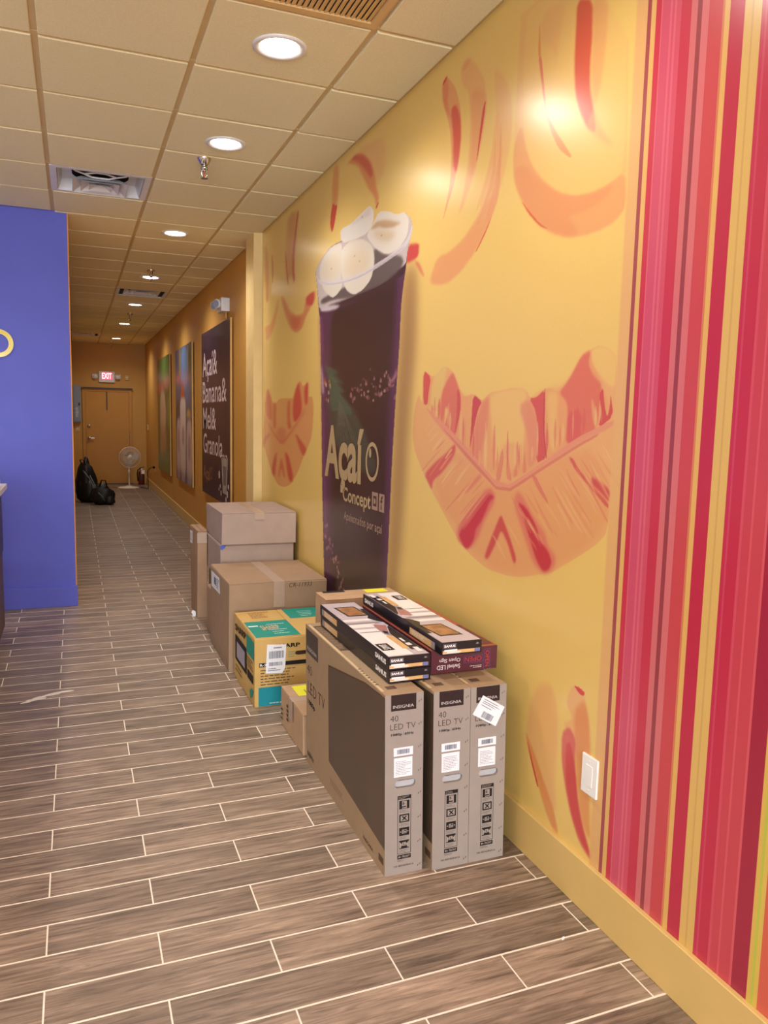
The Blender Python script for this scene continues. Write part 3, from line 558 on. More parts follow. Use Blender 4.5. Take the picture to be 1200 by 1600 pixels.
((214,182,142),6,0.7,[(3.996,2.533),(3.739,2.479),(3.637,2.445),(3.718,2.419),(3.879,2.457)]),
((238,230,222),1.2,1,[(4.528,2.647),(4.332,2.638),(4.162,2.655),(4.023,2.667),(3.959,2.622),(3.969,2.566),(4.054,2.531),(4.239,2.535),(4.488,2.561)]),
((226,212,206),2,0.8,[(4.332,2.638),(4.141,2.643),(4.022,2.662),(4,2.612),(4.14,2.623),(4.309,2.626)]),
((206,176,140),2,0.7,[(4.512,2.568),(4.239,2.535),(4.114,2.524),(4.134,2.52),(4.327,2.543)]),
((150,104,70),0.5,0.7,[(4.257,2.455),(4.245,2.446),(4.26,2.442),(4.267,2.45)]),
((150,104,70),0.5,0.7,[(4.17,2.411),(4.159,2.403),(4.173,2.399),(4.18,2.407)]),
((150,104,70),0.5,0.7,[(4.68,2.456),(4.667,2.447),(4.685,2.442),(4.693,2.451)]),
((150,104,70),0.5,0.7,[(3.844,2.481),(3.835,2.474),(3.847,2.47),(3.853,2.477)]),
((150,104,70),0.5,0.7,[(4.14,2.639),(4.13,2.631),(4.144,2.627),(4.15,2.636)]),
((224,214,222),1.2,0.85,[(5.014,2.472),(4.949,2.422),(4.703,2.376),(4.408,2.346),(4.145,2.336),(3.91,2.347),(3.714,2.357),(3.537,2.378),(3.477,2.407),(3.45,2.453),(3.445,2.417),(3.468,2.382),(3.535,2.354),(3.713,2.335),(3.908,2.322),(4.144,2.313),(4.406,2.323),(4.702,2.353),(4.948,2.397)]),
((190,170,180),1,0.6,[(4.948,2.409),(4.702,2.362),(4.407,2.333),(4.144,2.325),(3.909,2.334),(3.714,2.346),(3.536,2.366),(3.536,2.36),(3.713,2.338),(3.909,2.326),(4.144,2.316),(4.407,2.326),(4.702,2.355)]),
((66,74,64),5,0.8,[(4.692,1.863),(4.514,1.796),(4.457,1.698),(4.329,1.625),(4.09,1.51),(3.999,1.437),(3.826,1.286),(3.988,1.23),(4.24,1.305),(4.574,1.379),(4.678,1.544),(4.671,1.703)]),
((74,94,78),1.8,0.75,[(4.822,1.882),(4.463,1.81),(4.676,1.812),(4.334,1.734),(4.592,1.767),(4.357,1.696),(4.509,1.699),(4.255,1.601),(4.253,1.554),(4.478,1.586),(4.666,1.586),(4.7,1.721),(4.732,1.806)]),
((92,92,78),1,0.5,[(4.507,1.651),(4.573,1.362),(4.557,1.363),(4.454,1.634)]),
((92,92,78),1,0.5,[(4.507,1.651),(4.508,1.348),(4.493,1.349),(4.454,1.634)]),
((92,92,78),1,0.5,[(4.507,1.651),(4.445,1.335),(4.43,1.335),(4.454,1.634)]),
((92,92,78),1,0.5,[(4.507,1.651),(4.385,1.37),(4.37,1.37),(4.454,1.634)]),
((92,92,78),1,0.5,[(4.507,1.651),(4.325,1.356),(4.31,1.357),(4.454,1.634)]),
((92,92,78),1,0.5,[(4.507,1.651),(4.266,1.343),(4.252,1.344),(4.454,1.634)]),
((92,92,78),1,0.5,[(4.507,1.651),(4.211,1.377),(4.197,1.377),(4.454,1.634)]),
((92,92,78),1,0.5,[(4.507,1.651),(4.155,1.364),(4.141,1.365),(4.454,1.634)]),
((92,92,78),1,0.5,[(4.507,1.651),(4.1,1.351),(4.086,1.352),(4.454,1.634)]),
((80,80,70),1,0.6,[(4.329,1.625),(4.071,1.559),(4.328,1.605)]),
((80,80,70),1,0.6,[(4.279,1.593),(4.045,1.496),(4.253,1.562)]),
((80,80,70),1,0.6,[(4.229,1.539),(3.999,1.437),(4.204,1.508)]),
((198,150,140),1,0.75,[(4.103,1.683),(4.091,1.671),(4.098,1.664),(4.114,1.669)]),
((150,96,100),1,0.75,[(3.878,1.686),(3.854,1.672),(3.868,1.665),(3.901,1.671)]),
((176,120,116),1,0.75,[(4.117,1.739),(4.104,1.727),(4.111,1.72),(4.129,1.725)]),
((120,70,76),1,0.75,[(3.627,1.736),(3.61,1.727),(3.62,1.722),(3.643,1.726)]),
((120,70,76),1,0.75,[(3.714,1.71),(3.695,1.691),(3.705,1.681),(3.731,1.689)]),
((176,120,116),1,0.75,[(4.219,1.675),(4.196,1.655),(4.208,1.643),(4.24,1.652)]),
((120,70,76),1,0.75,[(4.15,1.723),(4.124,1.697),(4.138,1.682),(4.173,1.693)]),
((120,70,76),1,0.75,[(4.284,1.698),(4.26,1.683),(4.273,1.674),(4.306,1.681)]),
((176,120,116),1,0.75,[(3.687,1.759),(3.672,1.741),(3.68,1.73),(3.7,1.738)]),
((150,96,100),1,0.75,[(4.107,1.714),(4.084,1.701),(4.097,1.693),(4.129,1.699)]),
((120,70,76),1,0.75,[(4.253,1.724),(4.234,1.705),(4.244,1.694),(4.271,1.702)]),
((176,120,116),1,0.75,[(4.175,1.725),(4.163,1.703),(4.169,1.691),(4.186,1.7)]),
((176,120,116),1,0.75,[(3.823,1.727),(3.805,1.711),(3.814,1.702),(3.839,1.709)]),
((176,120,116),1,0.75,[(3.65,1.718),(3.64,1.709),(3.645,1.703),(3.658,1.707)]),
((120,70,76),1,0.75,[(4.077,1.769),(4.052,1.758),(4.066,1.752),(4.101,1.757)]),
((120,70,76),1,0.75,[(3.944,1.737),(3.924,1.728),(3.935,1.722),(3.963,1.727)]),
((198,150,140),1,0.75,[(3.756,1.699),(3.733,1.685),(3.746,1.678),(3.777,1.684)]),
((150,96,100),1,0.75,[(3.677,1.733),(3.659,1.711),(3.668,1.698),(3.693,1.708)]),
((176,120,116),1,0.75,[(4.061,1.696),(4.045,1.684),(4.054,1.678),(4.077,1.683)]),
((176,120,116),1,0.75,[(4.032,1.671),(4.021,1.662),(4.027,1.657),(4.042,1.661)]),
((176,120,116),1,0.75,[(4.007,1.676),(3.99,1.657),(3.999,1.646),(4.023,1.654)]),
((150,96,100),1,0.75,[(3.973,1.817),(3.962,1.805),(3.968,1.798),(3.983,1.804)]),
((176,120,116),1,0.75,[(3.759,1.781),(3.742,1.762),(3.751,1.752),(3.774,1.76)]),
((120,70,76),1,0.75,[(4.044,1.759),(4.021,1.749),(4.034,1.744),(4.066,1.748)]),
((198,150,140),1,0.75,[(3.736,1.794),(3.723,1.777),(3.73,1.768),(3.747,1.775)]),
((198,150,140),1,0.75,[(3.916,1.652),(3.899,1.64),(3.909,1.633),(3.931,1.638)]),
((176,120,116),1,0.75,[(3.696,1.726),(3.683,1.713),(3.69,1.706),(3.707,1.712)]),
((120,70,76),1,0.75,[(3.732,1.712),(3.719,1.697),(3.726,1.688),(3.744,1.695)]),
((150,96,100),1,0.75,[(4.247,1.67),(4.228,1.643),(4.237,1.627),(4.263,1.638)]),
((176,120,116),1,0.75,[(3.918,1.723),(3.905,1.713),(3.912,1.707),(3.93,1.712)]),
((176,120,116),1,0.75,[(4.032,1.751),(4.009,1.731),(4.022,1.719),(4.054,1.728)]),
((198,150,140),1,0.75,[(3.812,1.76),(3.798,1.74),(3.805,1.729),(3.823,1.737)]),
((150,96,100),1,0.75,[(3.615,1.672),(3.597,1.648),(3.606,1.635),(3.63,1.644)]),
((120,70,76),1,0.75,[(3.986,1.674),(3.964,1.655),(3.976,1.643),(4.006,1.652)]),
((198,150,140),1,0.75,[(3.799,1.691),(3.781,1.672),(3.791,1.661),(3.815,1.669)]),
((176,120,116),1,0.75,[(3.636,1.724),(3.627,1.712),(3.631,1.705),(3.644,1.71)]),
((176,120,116),1,0.75,[(4.279,1.697),(4.253,1.672),(4.267,1.658),(4.302,1.668)]),
((120,70,76),1,0.75,[(3.88,1.728),(3.866,1.704),(3.873,1.691),(3.891,1.701)]),
((150,96,100),1,0.75,[(3.707,1.778),(3.691,1.755),(3.699,1.742),(3.72,1.752)]),
((120,70,76),1,0.75,[(4.264,1.729),(4.243,1.709),(4.254,1.697),(4.282,1.706)]),
((150,96,100),1,0.75,[(3.839,1.693),(3.821,1.672),(3.83,1.659),(3.854,1.668)]),
((198,150,140),1,0.75,[(4.058,1.687),(4.046,1.672),(4.052,1.664),(4.069,1.67)]),
((198,150,140),1,0.75,[(3.997,1.702),(3.98,1.689),(3.989,1.682),(4.014,1.687)]),
((120,70,76),1,0.75,[(4.215,1.725),(4.193,1.714),(4.205,1.707),(4.235,1.713)]),
((176,120,116),1,0.75,[(3.909,1.776),(3.897,1.754),(3.903,1.742),(3.918,1.751)]),
((150,96,100),1,0.75,[(3.819,1.689),(3.802,1.665),(3.811,1.651),(3.834,1.661)]),
((200,150,90),1,0.8,[(4.682,1.766),(4.667,1.746),(4.681,1.731),(4.696,1.747)]),
((180,110,60),1,0.8,[(4.765,1.771),(4.749,1.751),(4.764,1.736),(4.78,1.752)]),
((200,150,90),1,0.8,[(4.674,1.754),(4.658,1.733),(4.672,1.719),(4.688,1.734)]),
((180,110,60),1,0.8,[(4.695,1.788),(4.679,1.768),(4.693,1.753),(4.709,1.769)]),
((216,190,170),1,0.8,[(4.773,1.777),(4.757,1.756),(4.772,1.742),(4.788,1.757)]),
((216,190,170),1,0.8,[(4.706,1.719),(4.69,1.699),(4.705,1.684),(4.72,1.699)]),
((180,110,60),1,0.8,[(4.752,1.677),(4.736,1.657),(4.75,1.642),(4.766,1.657)]),
((216,190,170),1,0.8,[(4.758,1.767),(4.742,1.746),(4.757,1.732),(4.772,1.747)]),
((180,110,60),1,0.8,[(4.79,1.785),(4.774,1.765),(4.788,1.75),(4.804,1.766)]),
((216,190,170),1,0.8,[(4.712,1.668),(4.696,1.648),(4.71,1.633),(4.726,1.648)]),
((214,190,208),1.5,0.9,[(4.885,1.893),(4.853,1.851),(4.825,1.789),(4.803,1.697),(4.838,1.693),(4.862,1.775)]),
((206,96,60),2,0.8,[(4.8,1.808),(4.765,1.786),(4.771,1.747),(4.797,1.758)]),
((190,130,150),2,0.7,[(3.597,1.803),(3.589,1.756),(3.655,1.723),(3.731,1.722),(3.656,1.743),(3.616,1.772)]),
((140,90,110),1,0.7,[(4.583,0.724),(4.566,0.708),(4.582,0.692),(4.599,0.703)]),
((140,90,110),1,0.7,[(4.509,0.68),(4.492,0.664),(4.508,0.648),(4.525,0.658)]),
((168,112,130),1,0.7,[(4.582,0.772),(4.565,0.756),(4.581,0.739),(4.598,0.75)]),
((196,150,120),1,0.7,[(4.489,0.65),(4.472,0.634),(4.488,0.618),(4.504,0.628)]),
((196,150,120),1,0.7,[(4.407,0.565),(4.391,0.55),(4.406,0.534),(4.422,0.544)]),
((140,90,110),1,0.7,[(4.45,0.688),(4.434,0.672),(4.449,0.656),(4.465,0.666)]),
((196,150,120),1,0.7,[(4.41,0.545),(4.393,0.53),(4.408,0.513),(4.424,0.523)]),
((140,90,110),1,0.7,[(4.632,0.783),(4.615,0.767),(4.631,0.75),(4.648,0.762)]),
((168,112,130),1,0.7,[(4.354,0.537),(4.338,0.522),(4.353,0.505),(4.369,0.515)]),
((140,90,110),1,0.7,[(4.664,0.796),(4.647,0.779),(4.663,0.763),(4.681,0.774)]),
((168,112,130),1,0.7,[(4.396,0.5),(4.38,0.485),(4.395,0.468),(4.411,0.478)]),
((168,112,130),1,0.7,[(4.666,0.749),(4.648,0.733),(4.665,0.716),(4.683,0.728)]),
((140,90,110),1,0.7,[(4.474,0.681),(4.457,0.665),(4.472,0.649),(4.489,0.659)]),
((140,90,110),1,0.7,[(4.567,0.679),(4.55,0.664),(4.566,0.647),(4.583,0.658)]),
((140,90,110),1,0.7,[(4.658,0.748),(4.64,0.731),(4.656,0.715),(4.674,0.726)]),
((196,150,120),1,0.7,[(4.455,0.621),(4.438,0.605),(4.453,0.589),(4.47,0.599)]),
((196,150,120),1,0.7,[(4.503,0.714),(4.486,0.699),(4.502,0.682),(4.518,0.693)]),
((140,90,110),1,0.7,[(4.617,0.743),(4.6,0.727),(4.616,0.71),(4.633,0.721)]),
((196,150,120),1,0.7,[(4.551,0.671),(4.534,0.655),(4.55,0.638),(4.567,0.649)]),
((168,112,130),1,0.7,[(4.373,0.597),(4.356,0.582),(4.371,0.566),(4.387,0.576)]),
((196,150,120),1,0.7,[(4.52,0.696),(4.503,0.681),(4.518,0.664),(4.535,0.675)]),
((196,150,120),1,0.7,[(4.521,0.699),(4.504,0.683),(4.52,0.667),(4.537,0.678)]),
((140,90,110),1,0.7,[(4.537,0.7),(4.52,0.684),(4.536,0.668),(4.553,0.678)]),
((196,150,120),1,0.7,[(4.47,0.631),(4.454,0.616),(4.469,0.599),(4.486,0.609)]),
((140,90,110),1,0.7,[(4.721,0.807),(4.703,0.79),(4.72,0.774),(4.738,0.785)]),
((196,150,120),1,0.7,[(4.471,0.592),(4.454,0.577),(4.469,0.56),(4.486,0.571)]),
((168,112,130),1,0.7,[(4.747,0.808),(4.729,0.791),(4.746,0.775),(4.764,0.786)]),
((168,112,130),1,0.7,[(4.739,0.871),(4.72,0.854),(4.737,0.838),(4.755,0.849)]),
((140,90,110),1,0.7,[(4.394,0.573),(4.378,0.557),(4.393,0.541),(4.409,0.551)]),
((168,112,130),1,0.7,[(4.45,0.62),(4.433,0.604),(4.448,0.588),(4.465,0.598)]),
((140,90,110),1,0.7,[(4.389,0.579),(4.372,0.564),(4.387,0.547),(4.403,0.557)]),
((196,150,120),1,0.7,[(4.701,0.883),(4.683,0.866),(4.7,0.85),(4.717,0.862)]),
((168,112,130),1,0.7,[(4.644,0.801),(4.626,0.785),(4.643,0.769),(4.66,0.78)]),
((140,90,110),1,0.7,[(4.615,0.683),(4.597,0.667),(4.614,0.65),(4.631,0.661)]),
((196,150,120),1,0.7,[(4.566,0.689),(4.549,0.673),(4.565,0.656),(4.582,0.667)]),
((196,150,120),1,0.7,[(4.702,0.734),(4.684,0.718),(4.701,0.701),(4.719,0.712)]),
((168,112,130),1,0.7,[(4.442,0.528),(4.425,0.513),(4.44,0.496),(4.457,0.506)]),
((168,112,130),1,0.7,[(4.733,0.8),(4.714,0.784),(4.731,0.767),(4.749,0.778)]),
((140,90,110),1,0.7,[(4.639,0.775),(4.621,0.758),(4.637,0.742),(4.655,0.753)]),
((140,90,110),1,0.7,[(4.5,0.691),(4.483,0.676),(4.498,0.659),(4.515,0.67)])]

# ------------------------------------------------------------------ measures of the place (metres)
WX = 1.4815            # right wall
CEIL = 3.057
X0, HALF, FY0, ROW = -0.1106, 0.3076, 1.9637, 0.1457       # floor tile joints
GX, GY, CX, CY = 0.6223, 0.5935, -0.1157, 3.0364           # ceiling grid
YB = 18.2              # back wall
YP = 6.62              # face of the purple wall
XL = -0.03             # corridor left wall

# ------------------------------------------------------------------ materials of the shell
M_MUSTARD = mat('mustard_wall_paint', (204, 154, 76), 0.5, 0.35, (3, .03), (160, .05))
M_PURPLE = mat('purple_wall_paint', (96, 102, 204), 0.55, 0.3, (4, .03), (180, .06))
M_TRIMY = mat('yellow_trim_paint', (214, 180, 112), 0.4, 0.4, (5, .03))
M_ORANGE = mat('orange_edge_paint', (232, 156, 70), 0.5, 0.3)
M_GROUT = mat('pale_grout', (244, 230, 214), 0.85, 0.2, (40, .06))
M_TILE = mat('tan_ceiling_tile', (240, 229, 190), 0.9, 0.1, (260, .09), (420, .35))
M_GRID = mat('tan_ceiling_grid', (216, 190, 142), 0.6, 0.2, (20, .03))
M_OFFWHITE = mat('off_white_paint', (226, 220, 210), 0.6, 0.3)
M_WHITE = mat('white_plastic', (236, 234, 232), 0.35, 0.5)
M_WHITEM = mat('white_enamel', (228, 228, 232), 0.4, 0.5)
M_BLACK = mat('black_void', (14, 13, 14), 0.8, 0.1)
M_CHROME = mat('chrome', (210, 208, 206), 0.18, 0.5, metal=1.0)
M_MURAL = print_mat('mural_vinyl', 0.26, 0.5, (7, .02))
M_POSTER = print_mat('poster_print', 0.3, 0.5)

def wood(name, per_island, gain):
    m = bpy.data.materials.new(name); m.use_nodes = True
    nt = m.node_tree; N = nt.nodes.new; L = nt.links.new; b = nt.nodes['Principled BSDF']
    geo = N('ShaderNodeNewGeometry')
    if per_island: rnd = geo.outputs['Random Per Island']
    else: rnd = N('ShaderNodeObjectInfo').outputs['Random']
    mul = N('ShaderNodeVectorMath'); mul.operation = 'SCALE'; mul.inputs[0].default_value = (31.7, 17.3, 9.1); L(rnd, mul.inputs['Scale'])
    addv = N('ShaderNodeVectorMath'); addv.operation = 'ADD'; L(geo.outputs['Position'], addv.inputs[0]); L(mul.outputs[0], addv.inputs[1])
    mp = N('ShaderNodeMapping'); mp.inputs['Scale'].default_value = (3.0, 42, 1); L(addv.outputs[0], mp.inputs['Vector'])
    n1 = N('ShaderNodeTexNoise'); n1.inputs['Scale'].default_value = 1.5; n1.inputs['Detail'].default_value = 9; n1.inputs['Distortion'].default_value = .7; n1.inputs['Roughness'].default_value = .68
    L(mp.outputs[0], n1.inputs['Vector'])
    mp2 = N('ShaderNodeMapping'); mp2.inputs['Scale'].default_value = (3.0, 9, 1); L(addv.outputs[0], mp2.inputs['Vector'])
    n2 = N('ShaderNodeTexNoise'); n2.inputs['Scale'].default_value = 1.1; n2.inputs['Detail'].default_value = 3; L(mp2.outputs[0], n2.inputs['Vector'])
    r = N('ShaderNodeValToRGB'); e = r.color_ramp.elements
    e[0].position = .28; e[0].color = lin((82, 66, 55)) + (1,)
    e[1].position = .72; e[1].color = lin((184, 160, 139)) + (1,)
    k = e.new(.5); k.color = lin((144, 123, 105)) + (1,)
    L(n1.outputs['Fac'], r.inputs['Fac'])
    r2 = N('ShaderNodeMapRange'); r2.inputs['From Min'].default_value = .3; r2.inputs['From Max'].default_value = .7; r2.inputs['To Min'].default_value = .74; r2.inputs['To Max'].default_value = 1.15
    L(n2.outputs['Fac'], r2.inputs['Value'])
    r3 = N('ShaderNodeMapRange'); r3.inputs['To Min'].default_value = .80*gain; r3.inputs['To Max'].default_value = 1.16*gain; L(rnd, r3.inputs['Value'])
    pr = N('ShaderNodeMath'); pr.operation = 'MULTIPLY'; L(r2.outputs[0], pr.inputs[0]); L(r3.outputs[0], pr.inputs[1])
    mx = N('ShaderNodeMix'); mx.data_type = 'RGBA'; mx.blend_type = 'MULTIPLY'; mx.inputs['Factor'].default_value = 1
    L(r.outputs['Color'], mx.inputs['A']); L(pr.outputs[0], mx.inputs['B']); L(mx.outputs['Result'], b.inputs['Base Color'])
    b.inputs['Roughness'].default_value = .42; b.inputs['Specular IOR Level'].default_value = .45
    bp = N('ShaderNodeBump'); bp.inputs['Strength'].default_value = .12; bp.inputs['Distance'].default_value = .003
    L(n1.outputs['Fac'], bp.inputs['Height']); L(bp.outputs['Normal'], b.inputs['Normal'])
    return m
W_FRONT = wood('wood_look_tile', False, 1.0)
W_FRONT_I = wood('wood_look_tile_field', True, 1.0)
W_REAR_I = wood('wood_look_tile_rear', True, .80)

# ------------------------------------------------------------------ floor
floor = MB().box(-4.4, WX+.1, -6.9, YB+.1, -.12, -.0006).build('floor', M_GROUT)
tag(floor, 'wood-look plank tile floor with pale grout lines', 'floor', kind='structure')
GAP, GAPY = .0024, .0034
def row_cells(k):
    y0 = FY0 + k*ROW; x = X0 + (k % 2)*HALF
    x -= math.ceil((x + 4.4)/(2*HALF))*2*HALF
    xmin = -4.3 if y0 < YP else XL
    while x < WX:
        a, c = max(x, xmin), min(x + 2*HALF, WX - .003)
        if c - a > .02: yield a, c, y0, y0 + ROW
        x += 2*HALF
PLANK = {}
def plank_mesh(L, Wd):
    key = round(L, 3)
    if key not in PLANK:
        PLANK[key] = MB().box(-L/2+GAP, L/2-GAP, -Wd/2+GAPY, Wd/2-GAPY, -.0009, 0).mesh('plank', W_FRONT, bevel=.0003)
    return PLANK[key]
fields = {W_FRONT_I: MB(), W_REAR_I: MB()}
for k in range(-60, 112):
    for a, c, y0, y1 in row_cells(k):
        if y1 > YB: y1 = YB
        if -6 <= k <= 38 and c > -.72:
            o = bpy.data.objects.new('plank', plank_mesh(c-a, ROW)); COL.objects.link(o)
            o.parent = floor; o.location = ((a+c)/2, (y0+y1)/2, random.uniform(-.0001, .0001))
        else:
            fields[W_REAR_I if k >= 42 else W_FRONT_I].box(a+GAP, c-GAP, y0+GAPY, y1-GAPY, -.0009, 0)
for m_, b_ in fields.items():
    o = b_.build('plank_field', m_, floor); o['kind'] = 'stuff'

# ------------------------------------------------------------------ walls
wall_right = MB().box(WX+.001, WX+.14, -6.9, 6.6, 0, CEIL+.1).build('wall_right', M_MUSTARD)
tag(wall_right, 'glossy yellow wall printed with a fruit mural, a giant cup and red stripes', 'wall', kind='structure')
wall_far = MB().box(WX, WX+.14, 6.6, YB+.1, 0, CEIL+.1).build('wall_right_corridor', M_MUSTARD)
tag(wall_far, 'mustard corridor wall where the three posters hang', 'wall', kind='structure')
pil = MB().box(1.408, WX+.02, 6.58, 6.89, 0, CEIL+.02).build('trim_1', mat('cream_yellow_paint', (228, 200, 140), .45, .4), bevel=.003)
tag(pil, 'shallow pale yellow pilaster between the mural and the corridor wall', 'pilaster', kind='structure')
wall_back = MB().box(-.3, WX+.14, YB, YB+.14, 0, CEIL+.1).build('wall_back', M_MUSTARD)
tag(wall_back, 'mustard end wall of the corridor around the exit door', 'wall', kind='structure')
wall_left = MB().box(-4.4, -.02, YP, YP+.12, 0, CEIL+.1).build('wall_left', M_PURPLE)
tag(wall_left, 'purple wall facing the shop beside the corridor opening', 'wall', kind='structure')
edge = MB().box(-.02, -.012, YP+.004, YP+.12, .0, CEIL).build('edge_strip', M_ORANGE, wall_left)
wcl = MB().box(-.16, XL, YP+.12, YB+.1, 0, CEIL+.1).build('wall_left_corridor', M_MUSTARD)
tag(wcl, 'mustard left wall of the corridor behind the purple wall', 'wall', kind='structure')
wfl = MB().box(-4.5, -4.3, -6.9, YP+.12, 0, CEIL+.1).build('wall_far_left', M_OFFWHITE)
tag(wfl, 'off-white side wall of the shop, away on the counter side', 'wall', kind='structure')
# shop front behind the camera: wall with a wide glazed opening
b = MB()
b.box(-4.4, -3.7, -6.9, -6.75, 0, CEIL+.1); b.box(1.1, WX+.1, -6.9, -6.75, 0, CEIL+.1)
b.box(-3.7, 1.1, -6.9, -6.75, 0, .25); b.box(-3.7, 1.1, -6.9, -6.75, 2.75, CEIL+.1)
wf = b.build('wall_front', M_OFFWHITE); tag(wf, 'shop-front wall with a wide window, behind the viewer', 'wall', kind='structure')
b = MB()
for x in (-3.7, -2.5, -1.3, -.1, 1.06): b.box(x, x+.05, -6.88, -6.78, .25, 2.75)
b.box(-3.7, 1.1, -6.88, -6.78, .25, .30); b.box(-3.7, 1.1, -6.88, -6.78, 2.70, 2.75)
win = b.build('window_1', mat('dark_bronze', (60, 54, 50), .4)); tag(win, 'wide shop window in a dark frame, behind the viewer', 'window', kind='structure')

# baseboards
def baseboard(name, b, label, m): return tag(b.build(name, m, bevel=.002), label, 'baseboard', kind='structure')
baseboard('baseboard_right', MB().box(WX-.016, WX+.001, -6.75, 6.58, 0, .163), 'tall yellow baseboard under the fruit mural', M_TRIMY)
baseboard('baseboard_right_corridor', MB().box(WX-.016, WX+.001, 6.89, YB, 0, .15), 'yellow baseboard under the corridor posters', M_TRIMY)
baseboard('baseboard_left', MB().box(-4.3, -.008, YP-.022, YP+.001, 0, .165), 'purple baseboard under the purple wall', M_PURPLE)
baseboard('baseboard_back', MB().box(1.17, WX-.016, YB-.016, YB+.001, 0, .12), 'mustard baseboard beside the exit door', M_MUSTARD)

# ------------------------------------------------------------------ mural
def wall_place(xo): return lambda U, V: (np.full(U.shape, xo), U, V)
BASE = (225, 190, 110)
ys = [1.857]
while ys[-1] < 6.58: ys.append(ys[-1] + (ys[-1]**2 + 2.2)/1800*(.85 if ys[-1] < 3.4 else 1.0))
ys = np.array(ys); ys[-1] = 6.58
near = ys[ys < 3.4]; far = np.concatenate([[near[-1]], ys[ys >= 3.4]])
for seg, dz in ((near, .0032), (far, .0045)):
    zs = np.arange(.16, CEIL+dz, dz)
    items = [(tuple(c_*.88 + 14 for c_ in col_) if max(col_) > 165 else col_, bl_*.6, al_, pp_) for col_, bl_, al_, pp_ in MURAL] + [((218, 168, 112), 1, .9, [(1.80, -1), (1.904, -1), (1.904, 5), (1.80, 5)])]
    img = paint(seg, zs, BASE, items)
    grid_print('mural_print', seg, zs, img, wall_place(WX), M_MURAL, wall_right, flip=True)
# vertical stripes: (from Y, to Y, colour)
ST = [(1.857,1.841,(166,74,66)),(1.841,1.822,(230,172,88)),(1.822,1.801,(206,52,62)),(1.801,1.796,(222,98,108)),(1.796,1.766,(212,80,96)),(1.766,1.758,(224,98,108)),
 (1.758,1.750,(212,80,96)),(1.750,1.742,(224,98,108)),(1.742,1.724,(214,80,92)),(1.724,1.687,(204,54,66)),(1.687,1.665,(218,110,104)),(1.665,1.649,(158,62,60)),(1.649,1.625,(220,112,106)),
 (1.625,1.579,(208,72,68)),(1.579,1.572,(216,126,74)),(1.572,1.555,(232,172,84)),(1.555,1.509,(196,44,60)),(1.509,1.487,(228,176,86)),(1.487,1.481,(216,162,80)),(1.481,1.458,(228,176,86)),
 (1.458,1.447,(200,46,66)),(1.447,1.441,(210,66,84)),(1.441,1.408,(200,46,62)),(1.408,1.400,(216,78,86)),(1.400,1.376,(206,66,70)),(1.376,1.370,(220,86,86)),(1.370,1.336,(206,68,70)),(1.336,1.329,(220,88,88)),
 (1.329,1.282,(168,38,52)),(1.282,1.270,(226,176,70)),(1.270,1.262,(196,190,56)),(1.262,1.250,(226,182,70)),(1.250,1.17,(220,96,66)),(1.17,1.09,(206,52,62)),(1.09,1.05,(226,176,86)),(1.05,.93,(214,80,92)),
 (.93,.90,(158,62,60)),(.90,.80,(208,72,68)),(.80,.74,(228,176,86)),(.74,.60,(200,46,62)),(.60,.52,(218,110,104)),(.52,.36,(206,68,70)),(.36,.30,(228,176,86)),(.30,.12,(168,38,52)),(.12,-.1,(220,96,66)),(-.1,-.25,(228,176,86)),(-.25,-6.74,(206,52,62))]
b = MB(); cols = []
for y1_, y0_, c in ST:
    b.quad((WX, y1_, .16), (WX, y0_, .16), (WX, y0_, CEIL+.01), (WX, y1_, CEIL+.01)); cols += [lin([c[0]*.92+6, c[1]*.92+(14 if c[1] > 140 else 8), c[2]*.92+(24 if c[1] > 140 else 18)]) + (1,)]*4
me = bpy.data.meshes.new('stripe_print'); me.from_pydata(b.v, [], b.f); me.materials.append(M_MURAL)
at = me.color_attributes.new('ink', 'FLOAT_COLOR', 'POINT'); at.data.foreach_set('color', np.array(cols, np.float32).ravel())
link('stripe_print', me, wall_right)
# lettering of the printed cup
M_CREAM = mat('cream_ink', (176, 150, 112), .3, .5)
M_CUPINK = mat('cup_dark_ink', (70, 48, 48), .3, .5)
mf = Face(wall_right, (WX, 0, 0), (0, -1, 0), (0, 0, 1))
mf.text('A\u00e7a\u00ed', -4.765, 1.10, .715, .40, M_CREAM, offset=.030, res=4)
ring = [( -3.914 + .100*math.cos(a), 1.314 + .106*math.sin(a)) for a in [i*math.pi/24 for i in range(48)]]
ring2 = [( -3.914 + .078*math.cos(a), 1.314 + .084*math.sin(a)) for a in [i*math.pi/24 for i in range(48)]]
mf.polys([[ring[i], ring[(i+1) % 48], ring2[(i+1) % 48], ring2[i]] for i in range(48)], M_CREAM, 'berry_ring')
mf.poly([(-3.945 + .017*math.cos(a), 1.36 + .026*math.sin(a)) for a in [i*math.pi/8 for i in range(16)]], M_CREAM, 'berry_glint', 2)
mf.text('Concept', -4.395, 1.03, .47, .11, M_CREAM, offset=.022, res=3)
M_CREAM2 = mat('dull_cream_ink', (160, 130, 112), .3, .5)
for u0, u1 in ((-3.905, -3.815), (-3.798, -3.722)): mf.rect(u0, 1.06, u1, 1.155, M_CREAM2, 'social_icon', 2)
mf.rects([(-3.885, 1.08, -3.835, 1.135)], M_CUPINK, 'icon_mark', 3)
mf.poly([(-3.86 + .016*math.cos(a), 1.107 + .016*math.sin(a)) for a in [i*math.pi/8 for i in range(16)]], M_CREAM2, 'icon_mark', 4)
mf.text('f', -3.778, 1.072, .034, .072, M_CUPINK, 3, offset=.02, name='icon_mark')
mf.text('Apaixonados por a\u00e7a\u00ed', -4.37, .93, .625, .066, M_CREAM2, offset=.006)

